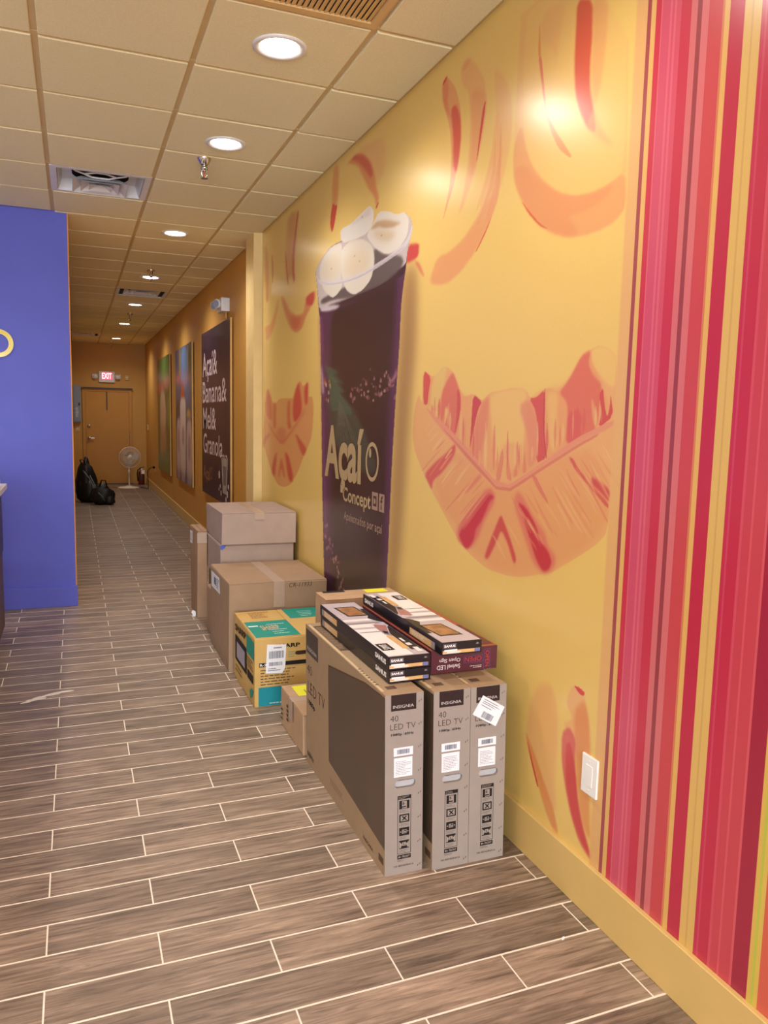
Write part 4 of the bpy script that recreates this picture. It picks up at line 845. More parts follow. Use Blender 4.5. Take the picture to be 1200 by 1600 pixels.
# ------------------------------------------------------------------ ceiling
ceiling = MB().box(-4.4, WX+.1, -6.9, YB+.1, CEIL+.095, CEIL+.2).build('ceiling', M_GRID)
tag(ceiling, 'suspended ceiling of square tan tiles in a painted grid', 'ceiling', kind='structure')
DIFF = {(0, 4): 'near', (1, 12): 'far', (0, 22): 'far', (1, -1): 'grille'}
TM = {}
for j in range(-17, 26):
    y0 = max(CY + j*GY, -6.74); y1 = min(CY + (j+1)*GY, YB)
    segs = [(y0, y1)]
    for i in range(-7, 3):
        x0 = max(CX + i*GX, -4.3); x1 = min(CX + (i+1)*GX, WX)
        yy0, yy1 = y0, y1
        if y1 > YP + .12 and x1 <= XL + .05: continue
        if y0 >= YP - .01: x0 = max(x0, XL)
        if j == 6 and x1 < .5:
            if x1 < -.2: yy1 = YP
        if y0 < YP < y1 and x1 <= -.1: yy1 = YP
        if (i, j) in DIFF or x1-x0 < .03 or yy1-yy0 < .03: continue
        key = (round(x1-x0, 3), round(yy1-yy0, 3))
        if key not in TM:
            TM[key] = MB().box(-key[0]/2+.013, key[0]/2-.013, -key[1]/2+.013, key[1]/2-.013, -.009, .008).mesh('ceiling_tile', M_TILE, bevel=.003)
        o = bpy.data.objects.new('ceiling_tile', TM[key]); COL.objects.link(o); o.parent = ceiling
        o.location = ((x0+x1)/2, (yy0+yy1)/2, CEIL + random.uniform(-.0008, .0008))
for i in range(-6, 3):
    x = CX + i*GX; b = MB().box(x-.0142, x+.0142, -6.74, YB if x > XL else YP, CEIL+.002, CEIL+.009); b.build('main_runner', M_GRID, ceiling)
for j in range(-16, 26):
    y = CY + j*GY; b = MB().box(-4.3 if y < YP else XL, WX, y-.0140, y+.0140, CEIL+.0005, CEIL+.0085); b.build('cross_tee', M_GRID, ceiling)
MB().box(WX-.02, WX, -6.74, YB, CEIL-.002, CEIL+.004).build('wall_angle', M_GRID, ceiling)

# ------------------------------------------------------------------ ceiling fixtures
M_LENS = mat('lamp_lens', (255, 246, 232), .4, .3, emit=14.0)
M_TRIM = mat('white_lamp_trim', (226, 224, 226), .35, .5)
def downlight(x, y, label, power):
    t = thing('ceiling_downlight', (x, y, CEIL-.009), label, 'downlight', 'recessed ceiling downlights')
    z = CEIL - .009
    MB().lathe([(.112, 0), (.112, -.004), (.104, -.009), (.088, -.006), (.078, .0015)], (x, y, z), n=36).build('trim_ring', M_TRIM, t, smooth=True)
    MB().lathe([(.001, -.002), (.05, -.003), (.080, -.001)], (x, y, z), n=32).build('lens', M_LENS, t, smooth=True)
    l = bpy.data.lights.new('lamp_light', 'SPOT'); l.energy = power; l.color = LAMP_COLOR
    l.spot_size = math.radians(158); l.spot_blend = .85; l.shadow_soft_size = .07
    o = bpy.data.objects.new('lamp_light', l); COL.objects.link(o); o.parent = t; o.location = (0, 0, -.022)
    return t
LX = .818
NAMES = ['nearest bright recessed downlight in the ceiling, by the return grille', 'recessed downlight just before the nearest sprinkler head', 'recessed downlight above the end of the mural',
         'recessed downlight beside the second sprinkler along the corridor', 'recessed downlight just past the corridor air diffuser', 'fifth corridor downlight, small and near the far end', 'farthest recessed downlight, just before the exit wall']
for (y, nme) in zip((3.325, 4.562, 6.911, 9.199, 11.557, 14.049, 16.841), NAMES): downlight(LX, y, nme, LAMP_ENERGY)
downlight(LX, 2.02, 'recessed downlight just behind the top edge of the view', LAMP_ENERGY)
FILL_LAMPS = ['recessed downlight by the mural wall, behind the viewer', 'recessed downlight in front of the counter, level with the viewer', 'recessed downlight over the middle of the counter', 'recessed downlight nearest the purple wall, over the counter end',
 'recessed downlight by the off-white side wall, level with the viewer', 'recessed downlight by the off-white side wall, behind the counter', 'recessed downlight in the corner of the purple and off-white walls', 'recessed downlight in the middle of the shop, just behind the viewer',
 'recessed downlight by the striped wall, second behind the viewer', 'recessed downlight in the middle of the shop, near the window', 'recessed downlight by the striped wall, nearest the window', 'recessed downlight by the off-white side wall, just behind the viewer', 'recessed downlight by the off-white side wall, near the window']
for x, y in ((LX, -.25), (-1.05, .95), (-1.05, 3.325), (-1.05, 5.10), (-2.92, .95), (-2.92, 3.325), (-2.92, 5.10), (-1.05, -1.42), (LX, -2.60), (-1.05, -3.80), (LX, -4.98), (-2.92, -1.42), (-2.92, -3.80)):
    downlight(x, y, FILL_LAMPS.pop(0), LAMP_ENERGY)  # unseen downlights, added to raise the ambient light in the shop

def sprinkler(x, y, label, s=1.0):
    t = thing('fire_sprinkler', (x, y, CEIL-.009), label, 'sprinkler', 'ceiling sprinkler heads')
    z = CEIL - .009
    MB().lathe([(.042, 0), (.042, -.004), (.030, -.022), (.022, -.036), (.018, -.038)], (x, y, z), n=24).build('escutcheon', M_CHROME, t, smooth=True)
    MB().lathe([(.016, -.036), (.017, -.05), (.022, -.052), (.022, -.062), (.012, -.066), (.010, -.074)], (x, y, z), n=16).build('body', M_CHROME, t, smooth=True)
    for sgn in (-1, 1):
        MB().tube([(x+sgn*.012, y, z-.064), (x+sgn*.018, y, z-.082), (x+sgn*.014, y, z-.100), (x, y, z-.112)], .0035, 6).build('frame_arm', M_CHROME, t, smooth=True)
    MB().lathe([(.0045, -.066), (.0045, -.108)], (x, y, z), n=8).build('glass_bulb', mat('red_bulb', (170, 60, 50), .2), t, smooth=True)
    MB().lathe([(.001, -.112), (.020, -.112), (.021, -.115), (.001, -.115)], (x, y, z), n=16).build('deflector', M_CHROME, t)
sprinkler(.747, 4.87, 'chrome sprinkler head nearest the viewer, below the second downlight')
sprinkler(.785, 8.755, 'chrome sprinkler head at the fourth downlight in the corridor')
sprinkler(.815, 12.60, 'small dark sprinkler head between the last downlights')
sprinkler(.76, 17.70, 'farthest sprinkler head, in front of the exit wall')

def frustum(b, cx, cy, h0, z0, h1, z1, mi=0):
    q0 = [(cx-h0, cy-h0, z0), (cx+h0, cy-h0, z0), (cx+h0, cy+h0, z0), (cx-h0, cy+h0, z0)]
    q1 = [(cx-h1, cy-h1, z1), (cx+h1, cy-h1, z1), (cx+h1, cy+h1, z1), (cx-h1, cy+h1, z1)]
    return b.add(q0+q1, [(i, (i+1) % 4, 4+(i+1) % 4, 4+i) for i in range(4)], mi)
def diffuser(i, j, label, open_=False):
    x0, x1, y0, y1 = CX+i*GX+.006, CX+(i+1)*GX-.006, CY+j*GY+.006, CY+(j+1)*GY-.006
    cx, cy = (x0+x1)/2, (y0+y1)/2; z = CEIL - .004
    t = thing('air_diffuser', (cx, cy, z), label, 'air vent', 'ceiling air diffusers')
    h = .285
    b = MB()
    b.box(x0, x1, y0, cy-.255, z-.003, z+.004); b.box(x0, x1, cy+.255, y1, z-.003, z+.004)
    b.box(x0, cx-.265, cy-.255, cy+.255, z-.003, z+.004); b.box(cx+.265, x1, cy-.255, cy+.255, z-.003, z+.004)
    b.build('frame', M_WHITEM, t)
    b = MB(); frustum(b, cx, cy, .262, z, .235, z+.075)
    b.box(cx-.235, cx+.235, cy-.235, cy+.235, z+.073, z+.0755); b.build('throat', M_WHITEM if open_ else mat('shadow_grey', (70, 68, 72), .7), t)
    # round duct mouth behind the cones
    dzc, dyc = (.030, -.075) if open_ else (.072, -.02)
    MB().lathe([(.001, dzc), (.175, dzc), (.175, .074)], (cx, cy+dyc, z), n=32).build('duct_opening', M_BLACK, t)
    oy = .085 if open_ else 0; dz = -.010 if open_ else 0; k = .80 if open_ else 1.0
    for a, c, hgt in ((.215, .150, .045), (.150, .085, .045)):
        b = MB(); frustum(b, cx, cy+oy, a*k, z+.002+dz, c*k, z+hgt*k+dz); frustum(b, cx, cy+oy, a*k-.002, z+.0015+dz, c*k-.002, z+hgt*k-.001+dz); b.build('cone_ring', M_WHITEM, t)
    b = MB(); frustum(b, cx, cy+oy, .088*k, z-.002+dz, .004, z+.035+dz); b.build('centre_cone', M_WHITEM, t)
    if open_:
        for pts in ([(-.19, -.22, .024), (-.15, -.15, .022), (-.10, -.11, .02), (-.03, -.15, .024), (.03, -.15, .024), (.10, -.11, .02), (.15, -.15, .022), (.19, -.22, .024)], [(-.10, -.11, .02), (-.05, -.08, .012), (.05, -.08, .012), (.10, -.11, .02)]):
            MB().tube([(cx+a, cy+c, z+e) for a, c, e in pts], .006, 6).build('spring_strap', M_WHITEM, t)
    return t
diffuser(0, 4, 'white square air diffuser above the purple wall, dark duct showing', True)
diffuser(1, 12, 'white square air diffuser in the corridor ceiling, past the pilaster')
diffuser(0, 22, 'far white air diffuser in the ceiling before the exit wall')
# return-air grille
gx0, gx1, gy0, gy1 = CX+GX+.006, CX+2*GX-.006, CY-GY+.006, CY-.006
t = thing('return_grille', ((gx0+gx1)/2, (gy0+gy1)/2, CEIL-.006), 'tan slatted return-air grille at the top edge of the view', 'air vent')
b = MB(); z = CEIL-.006
b.box(gx0, gx1, gy0, gy0+.035, z-.004, z+.006); b.box(gx0, gx1, gy1-.035, gy1, z-.004, z+.006); b.box(gx0, gx0+.03, gy0+.035, gy1-.035, z-.004, z+.006); b.box(gx1-.03, gx1, gy0+.035, gy1-.035, z-.004, z+.006)
b.build('frame', mat('tan_enamel', (214, 180, 124), .45, .4), t)
MB().box(gx0+.03, gx1-.03, gy0+.035, gy1-.035, z+.011, z+.013).build('backing', mat('dark_brown_void', (70, 52, 34), .8), t)
ns = 26
for k in range(ns):
    x = gx0+.03 + (k+.5)*(gx1-gx0-.06)/ns
    MB().obox((x, (gy0+gy1)/2, z+.003), (.95, 0, .31), (0, 1, 0), (-.31, 0, .95), .0092, (gy1-gy0)/2-.034, .0012).build('slat', mat('tan_enamel', (214, 180, 124)), t)

# ------------------------------------------------------------------ cardboard
KRAFT = mat('kraft_card', (183, 150, 120), .8, .2, (14, .06), (60, .10))
KRAFT2 = mat('grey_kraft_card', (174, 152, 140), .8, .2, (12, .05), (60, .10))
KRAFT3 = mat('warm_kraft_card', (167, 138, 112), .8, .2, (12, .06), (60, .10))
TVCARD = mat('tv_box_card', (156, 145, 137), .7, .25, (16, .035), (70, .08))
TVSIDE = mat('tv_box_side_card', (162, 136, 108), .7, .25, (16, .035), (70, .08))
TAPE = mat('tan_packing_tape', (180, 154, 136), .35, .5, (30, .03))
INK = mat('dark_print_ink', (30, 23, 24), .6, .3)
INKB = mat('brown_print_ink', (96, 74, 60), .7, .2)
STICK = mat('white_sticker', (236, 236, 242), .5, .4, (40, .01))
GREYINK = mat('grey_print_ink', (120, 118, 128), .6, .2)
YELLOWST = mat('yellow_sticker', (232, 226, 60), .5, .3)
BARINK = mat('barcode_ink', (74, 76, 96), .6, .2)

def carton(name, x0, x1, y0, y1, z0, z1, label, m, tape_along='y', group='plain brown cartons', flaps=True, jit=.003, tape=True, seam_tape_drop=.10):
    """Carton with its four top flaps shut: the two outer flaps meet at a taped seam."""
    t = thing(name, ((x0+x1)/2, (y0+y1)/2, z0), label, 'box', group)
    MB().box(x0, x1, y0, y1, z0, z1-.004).build('body', m, t, bevel=.004, jitter=jit)
    if tape_along == 'y':
        xm = (x0+x1)/2
        MB().box(x0+.001, xm-.0015, y0+.001, y1-.001, z1-.0045, z1).build('flap', m, t, bevel=.0012)
        MB().box(xm+.0015, x1-.001, y0+.001, y1-.001, z1-.0045, z1).build('flap', m, t, bevel=.0012)
        if tape: MB().box(xm-.034, xm+.034, y0-.0036, y1+.001, z1, z1+.0007).build('tape', TAPE, t); MB().box(xm-.034, xm+.034, y0-.0042, y0-.0036, z1-seam_tape_drop, z1+.0007).build('tape', TAPE, t)
    else:
        ym = (y0+y1)/2
        MB().box(x0+.001, x1-.001, y0+.001, ym-.0015, z1-.0045, z1).build('flap', m, t, bevel=.0012)
        MB().box(x0+.001, x1-.001, ym+.0015, y1-.001, z1-.0045, z1).build('flap', m, t, bevel=.0012)
        if tape: MB().box(x0-.0036, x1, ym-.034, ym+.034, z1, z1+.0007).build('tape', TAPE, t); MB().box(x0-.0042, x0-.0036, ym-.034, ym+.034, z1-seam_tape_drop, z1+.0007).build('tape', TAPE, t)
    return t

# big carton with the marker scrawl
t = carton('cardboard_box', .838, 1.450, 4.592, 5.268, 0, .542, 'large brown carton with handwritten marker digits, behind the green and tan carton', KRAFT3, 'y', seam_tape_drop=.16)
f = Face(t, (.838, 4.5885, 0), (1, 0, 0), (0, 0, 1))
f.text('CR-11933', 1.203-.838, .503, .145, .026, INK, 2, offset=-.012, shear=.25, name='marker_lettering')
f = Face(t, (.8345, 5.268, 0), (0, -1, 0), (0, 0, 1))
f.poly([(.06, .405), (.375, .415), (.355, .515), (.055, .508)], STICK, 'shipping_label', 1, .0005)
f.barcode(.16, .44, .24, .49, BARINK, 4, 12); f.textlines(.26, .43, .35, .50, 5, GREYINK, 4)
# stack behind it
t = carton('cardboard_box', .94, 1.40, 5.42, 6.00, 0, .395, 'low brown carton on the floor at the bottom of the stack by the pilaster', KRAFT3, 'y', tape=False)
carton('narrow_carton', .864, .930, 5.285, 5.60, 0, .335, 'narrow low carton wedged between the large carton and the stack', KRAFT3, 'y', tape=False)
t = carton('cardboard_box', .922, 1.446, 5.375, 6.04, .398, .650, 'middle carton of the stack by the pilaster, blue tape on its corner', KRAFT2, 'y', tape=False)
f = Face(t, (.922, 5.3715, .398), (1, 0, 0), (0, 0, 1))
f.poly([(-.002, .250), (.038, .250), (.026, .232), (.012, .222), (-.002, .222)], mat('blue_painters_tape', (84, 104, 196), .6, .2), 'blue_tape', 1, .0005)
t = carton('cardboard_box', .930, 1.456, 5.36, 6.05, .652, .875, 'top carton of the stack by the pilaster, plain with pale tape', KRAFT2, 'y', seam_tape_drop=.05)
# tall slab
t = carton('tall_carton', .842, .916, 5.926, 6.30, 0, .676, 'tall narrow scuffed carton standing beside the carton stack', mat('scuffed_kraft', (166, 134, 108), .8, .2, (10, .14), (50, .15), stretch=(1, 1, .4)), 'y', jit=.005, tape=False)
f = Face(t, (.8375, 6.30, 0), (0, -1, 0), (0, 0, 1))
f.poly([(.02, .535), (.14, .545), (.155, .645), (.02, .635)], STICK, 'shipping_label', 1, .0005); f.textlines(.05, .56, .12, .62, 4, GREYINK, 4)
MB().box(.842, .914, 5.9245, 5.927, .58, .66).build('tape', TAPE, t)
# small flat box on the floor and the upright box standing on it
t = carton('small_carton', .938, 1.385, 3.300, 3.715, 0, .196, 'low tan carton with a yellow sticker, on the floor behind the screen boxes', KRAFT, 'x', tape=True)
f = Face(t, (.938, 3.30, .1965), (1, 0, 0), (0, 1, 0)); f.rect(.045, .24, .20, .385, YELLOWST, 'yellow_sticker', 3)
f.text('12', .09, .27, .06, .05, mat('olive_ink', (150, 144, 60)), 4)
f = Face(t, (.9345, 3.715, 0), (0, -1, 0), (0, 0, 1)); f.textlines(.13, .06, .18, .15, 4, INK, 2, .6)
f.textlines(.02, .03, .06, .10, 3, INK, 2)
t = carton('upright_carton', 1.050, 1.430, 3.335, 3.505, .197, .716, 'tan carton behind the mount boxes, yellow sticker on its top', KRAFT, 'x', jit=.002, tape=False)
f = Face(t, (1.05, 3.335, .716), (1, 0, 0), (0, 1, 0)); f.rect(.235, .09, .345, .16, YELLOWST, 'yellow_sticker', 2); f.rect(.03, .135, .14, .17, INK, 'dark_label', 2)

# ------------------------------------------------------------------ green and tan appliance carton
SK = mat('yellow_kraft_card', (208, 170, 104), .7, .25, (14, .05), (60, .08))
TEAL = mat('teal_print', (32, 146, 130), .6, .3, (20, .04)); TEALB = mat('blue_teal_print', (24, 136, 150), .6, .3); DGREEN = mat('dark_green_print', (24, 92, 84), .6, .3)
sx0, sx1, sy0, sy1, sh_ = .857, 1.362, 3.955, 4.533, .381
t = carton('appliance_carton', sx0, sx1, sy0, sy1, 0, sh_, 'tan and green appliance carton with a white barcode label on its front', SK, 'y', 'appliance cartons', jit=.002, tape=False)
f = Face(t, (sx0, sy0-.003, 0), (1, 0, 0), (0, 0, 1))
f.rect(.020, .006, .50, .110, TEALB, 'teal_panel', 1); f.rect(.148, .082, .50, .111, DGREEN, 'dark_green_panel', 2)
f.text('www.sharpusa.com', .078, .012, .19, .016, mat('pale_teal_ink', (190, 220, 220)), 3, offset=.01)
f.text('SHARP', .105, .319, .14, .022, INK, 2, offset=.035)
f.rect(.022, .222, .50, .244, INK, 'black_bar', 1); f.text('R-21', .026, .226, .045, .013, STICK, 2, offset=.02)
f.textlines(.03, .118, .27, .212, 6, INKB, 2, .3); f.textlines(.18, .262, .225, .30, 3, TEAL, 2, .25)
cap = [(.25 + .016*math.cos(a) - (.016 if math.cos(a) < 0 else -.05), .285 + .011*math.sin(a)) for a in [i*math.pi/8 for i in range(16)]]
f.poly(cap, mat('hand_hole_dark', (60, 42, 26), .8), 'hand_hole', 2)
f.poly([(.065, .343), (.169, .337), (.163, .207), (.147, .180), (.057, .186)], STICK, 'shipping_label', 3, .0006)
f.barcode(.075, .265, .155, .305, BARINK, 7, 20); f.barcode(.075, .225, .15, .245, BARINK, 7, 20); f.textlines(.07, .195, .14, .215, 2, GREYINK, 7); f.textlines(.10, .315, .15, .33, 1, GREYINK, 7)
f = Face(t, (sx0, sy0, sh_+.0002), (1, 0, 0), (0, 1, 0))
f.rect(.008, .006, .252, .335, TEAL, 'teal_panel', 1); f.rect(.285, .352, .50, .574, TEAL, 'teal_panel', 1)
f.text('SHARP', .075, .14, .10, .10, mat('pale_orange_ink', (222, 176, 130)), 2, ang=0, offset=.01); f.textlines(.12, .05, .22, .28, 6, mat('pale_teal_ink', (190, 220, 220)), 2, .25)
f.textlines(.07, .40, .20, .55, 5, mat('rust_ink', (150, 84, 50)), 2, .35); f.textlines(.36, .38, .45, .52, 4, mat('pale_teal_ink', (190, 220, 220)), 2, .25)
f.rect(.014, .225, .068, .248, STICK, 'white_tape', 3)
f = Face(t, (sx0-.003, sy1, 0), (0, -1, 0), (0, 0, 1))
f.text('SHARP', .05, .292, .31, .04, INK, 2, offset=.03, ang=.06)
f.rect(.375, .255, .565, .355, TEAL, 'teal_panel', 1); f.rect(.05, .118, .375, .268, INK, 'picture_panel', 1); f.rect(.10, .14, .33, .235, mat('lilac_grey_print', (168, 160, 172)), 'picture_panel', 2)
f.rect(.40, .118, .545, .165, INK, 'black_panel', 1); f.textlines(.40, .18, .55, .24, 4, INKB, 2); f.textlines(.06, .05, .30, .10, 2, INKB, 2, .3)
f.poly([(.48, .02), (.53, .05), (.56, .09), (.50, .085), (.46, .06)], TEAL, 'teal_splash', 1)

# ------------------------------------------------------------------ television boxes
SHT = -.02
M_TVDARK = mat('dark_screen_print', (84, 68, 54), .38, .5, (5, .10)); M_PATCH = mat('brown_black_print', (44, 34, 36), .3, .5); M_FOAM = mat('grey_foam', (186, 186, 190), .8, .2)
M_THIN = mat('thin_brown_ink', (74, 60, 54), .6, .2); M_SILVER = mat('silver_ink', (206, 198, 192), .4, .4); M_CLEAR = mat('shiny_clear_tape', (206, 186, 168), .12, .6)
def tv_box(x0, y0, label, w=.139, h=.638, L=.955):
    t = thing('television_box', (x0+w/2, y0+L/2, 0), label, 'box', 'television cartons side by side')
    # shell without its front; front panel with a hand hole
    b = MB(); s0 = [(x0, y0), (x0+w, y0), (x0+w, y0+L), (x0, y0+L)]
    vs = [(x, y, 0) for x, y in s0] + [(x+SHT*h, y, h) for x, y in s0]
    b.add(vs, [(3, 2, 1, 0)], 0); b.add(vs, [(1, 2, 6, 5), (2, 3, 7, 6)], 0); b.add(vs, [(4, 5, 6, 7), (0, 4, 7, 3)], 1)
    b.build('body', [TVCARD, TVSIDE], t)
    fr = Face(t, (x0, y0, 0), (1, 0, 0), (SHT, 0, 1))
    hc = (.5*w + .004, .324); hole = []
    for i in range(24):
        a = 2*math.pi*i/24 + .001
        hole.append((hc[0] + .0145*math.cos(a) + (.0235 if math.cos(a) > 0 else -.0235), hc[1] + .0145*math.sin(a)))
    outer = [(0, 0), (w, 0), (w, h), (0, h)]
    bm = bmesh.new(); eds = []
    for loop in (outer, hole):
        vv = [bm.verts.new(fr.at(u, v, 0)) for u, v in loop]; eds += [bm.edges.new((vv[i], vv[(i+1) % len(vv)])) for i in range(len(vv))]
    bmesh.ops.triangle_fill(bm, use_beauty=True, use_dissolve=False, edges=eds)
    for f_ in bm.faces:
        f_.normal_update()
        if f_.normal.y > 0: f_.normal_flip()
    me = bpy.data.meshes.new('front_panel'); bm.to_mesh(me); bm.free(); me.materials.append(TVCARD)
    fp = link('front_panel', me, t)
    b = MB(); n = len(hole)
    b.add([fr.at(u, v, 0) for u, v in hole] + [fr.at(u, v, 0) + Vector((0, .016, 0)) for u, v in hole], [(i, i+n, (i+1) % n+n, (i+1) % n) for i in range(n)])
    hh_ = b.build('hand_hole', TVCARD, t)
    b = MB(); b.box(x0+.012+SHT*.32, x0+w-.012+SHT*.32, y0+.012, y0+.03, .28, .33); b.build('foam_block', M_FOAM, hh_); MB().box(x0+.01+SHT*.32, x0+w-.01+SHT*.32, y0+.028, y0+.05, .26, .40).build('foam_block', M_FOAM, hh_)
    # front prints
    fr.rect(.021, .582, .112, h-.0005, M_PATCH, 'logo_patch', 1); fr.text('INSIGNIA', .028, .591, .075, .0105, M_SILVER, 2, offset=.0)
    fr.text('40', .018, .546, .029, .021, M_THIN, 2, offset=-.010); fr.text('LED TV', .018, .517, .092, .020, M_THIN, 2, offset=-.010)
    fr.text('1080p', .021, .4935, .040, .011, INK, 2, offset=.025); fr.rect(.0655, .494, .0662, .507, M_THIN, 'divider', 2); fr.text('60Hz', .070, .496, .033, .009, INK, 2, offset=.025)
    fr.rect(.031, .424, .101, .453, STICK, 'barcode_sticker', 2, .0004); fr.barcode(.043, .431, .089, .447, BARINK, 6, 18)
    fr.rect(.032, .350, .099, .4175, STICK, 'text_sticker', 2, .0004); fr.textlines(.038, .357, .095, .408, 9, GREYINK, 6, .22)
    # column of care marks
    B0, B1 = .046, .096
    fr.rects([(B0, .073, B0+.0017, .282), (B1-.0017, .073, B1, .282), (B0, .073, B1, .0745), (B0, .269, B1, .282)], INK, 'care_mark_frame', 1)
    fr.textlines(B0+.003, .271, B1-.004, .280, 2, TVCARD, 2, .35)
    def icon(v0, v1):
        return fr.rect(.0525, v0, .0895, v1, INK, 'care_mark', 1)
    icon(.234, .264); fr.rect(.062, .236, .080, .262, TVCARD, 'care_mark_panel', 2); fr.text('6', .0635, .249, .008, .011, INK, 3, offset=.02, name='care_mark_glyph'); fr.rects([(.062, .2395, .077, .244)], INK, 'care_mark_glyph', 3)
    icon(.186, .215); fr.rect(.0575, .1905, .0845, .2105, TVCARD, 'care_mark_panel', 2); fr.polys([[(.0605, .193), (.0665, .193), (.0815, .2085), (.0755, .2085)], [(.0755, .193), (.0815, .193), (.0665, .2085), (.0605, .2085)]], INK, 'care_mark_glyph', 3)
    icon(.138, .167); fr.rect(.0625, .1455, .0795, .1595, TVCARD, 'care_mark_panel', 2); fr.rects([(.066, .147, .068, .158), (.071, .147, .077, .149), (.071, .153, .077, .158)], INK, 'care_mark_glyph', 3); fr.polys([[(.0545, .1525), (.0595, .1555), (.0595, .1495)], [(.0875, .1525), (.0825, .1495), (.0825, .1555)]], TVCARD, 'care_mark_glyph', 3)
    icon(.091, .121); fr.polys([[(.0535, .094), (.0585, .094), (.064, .107), (.0535, .117)], [(.0885, .094), (.0835, .094), (.078, .107), (.0885, .117)], [(.064, .101), (.078, .101), (.078, .114), (.064, .114)]], TVCARD, 'care_mark_panel', 2); fr.rects([(.068, .103, .070, .112), (.072, .103, .0755, .105)], INK, 'care_mark_glyph', 3)
    for v0 in (.221, .173, .125, .078): fr.textlines(.053, v0, .089, v0+.010, 3, M_THIN, 2, .25)
    fr.rect(B0, .0545, B1, .0695, INK, 'front_mark', 1); fr.text('FRONT', .064, .058, .028, .0085, TVCARD, 2, offset=.02); fr.polys([[(.0485, .062), (.0535, .067), (.0535, .0635), (.0595, .0635), (.0595, .0605), (.0535, .0605), (.0535, .057)]], TVCARD, 'front_mark_arrow', 2)
    fr.textlines(B0, .045, .08, .052, 2, M_THIN, 2, .3); fr.text('NS-40D420NA16', .034, .027, .072, .0065, M_THIN, 2, offset=.012)
    for v in (.609, .530, .450, .366, .284, .198, .110, .022):
        u = .124
        fr.polys([[(u-.004, v-.004), (u-.002, v-.005), (u+.0005, v+.001), (u-.0015, v+.002)], [(u+.004, v), (u+.006, v-.001), (u+.0075, v+.006), (u+.0055, v+.006)]], M_THIN, 'staple_print', 2)
    fr.rect(.012, h-.075, .126, h-.001, M_CLEAR, 'clear_tape', 0) if False else None
    # long side towards the room
    sd = Face(t, (x0, y0+L, 0), (0, -1, 0), (SHT, 0, 1))
    sd.poly([(L-.625, .143), (L-.001, .096), (L-.001, .630), (L-.035, .630), (L-.19, .622), (L-.625, .553)], M_TVDARK, 'screen_picture', 1)
    sd.poly([(L-.625, .553), (L-.19, .622), (L-.035, .630), (L-.035, .626), (L-.19, .615), (L-.617, .546)], INKB, 'screen_picture_edge', 2)
    sd.rect(.010, .515, .188, .622, M_PATCH, 'logo_patch', 1); sd.text('INSIGNIA', .025, .530, .145, .017, M_SILVER, 2)
    sd.text('40', .022, .425, .075, .042, M_THIN, 2, offset=-.008); sd.text('LED TV', .030, .338, .25, .052, M_THIN, 2, offset=-.008); sd.text('1080p', .028, .276, .11, .030, INK, 2, offset=.03)
    sd.text('60Hz', .012, .036, .10, .026, INK, 2, offset=.012); sd.textlines(.35, .055, .53, .085, 3, INKB, 2, .2); sd.text('INSIGNIA', .745, .028, .10, .014, M_THIN, 2, offset=.01)
    sd.rect(L-.056, .034, L-.012, .060, INKB, 'small_mark', 1)
    # top
    tp = Face(t, (x0+SHT*h, y0, h), (1, 0, 0), (0, 1, 0))
    tp.rects([(.018, .52, .060, .90)], INKB, 'top_mark', 1); tp.textlines(.022, .54, .058, .88, 22, TVSIDE, 2, .5); tp.rect(.03, .055, .066, .085, INKB, 'small_mark', 1); tp.textlines(.008, .1, .02, .3, 8, INKB, 2, .4)
    tp.rect(.0, .0, w, .04, TVSIDE, 'end_flap', 1, .001)
    tp.rect(.004, .04, .014, .93, mat('pale_worn_card', (206, 180, 142), .8, .2, (40, .1)), 'worn_edge', 1)
    return t
tv_box(.942, 2.290, 'brown screen carton in front, its dark printed picture side facing the room')
tv_box(1.110, 2.272, 'middle one of the three brown screen cartons standing side by side')
t = tv_box(1.2505, 2.272, 'brown screen carton nearest the wall, white label stuck askew on its front')
f = Face(t, (1.2505, 2.272, 0), (1, 0, 0), (SHT, 0, 1))
q = [(1.285, .607), (1.371, .556), (1.338, .490), (1.247, .543)]
q = [(x-1.2505-SHT*z_, z_) for x, z_ in q]
f.poly(q[::-1], STICK, 'shipping_label', 6, .0006)
du = Vector((q[1][0]-q[0][0], q[1][1]-q[0][1])); dv = Vector((q[3][0]-q[0][0], q[3][1]-q[0][1])); q0 = Vector(q[0])
def lp(a, c): p = q0 + du*a + dv*c; return (p.x, p.y)
bars = []; a = .32
while a < .78:
    wd = random.choice([.012, .02, .03]); bars.append([lp(a, .62), lp(a, .92), lp(a+wd, .92), lp(a+wd, .62)]); a += wd + .018
f.polys(bars, BARINK, 'barcode', 9)
f.polys([[lp(.1, v), lp(.1, v+.03), lp(.1+random.uniform(.4, .8), v+.03), lp(.1+random.uniform(.4, .8), v)] for v in (.1, .2, .28, .4)], GREYINK, 'small_print', 9)

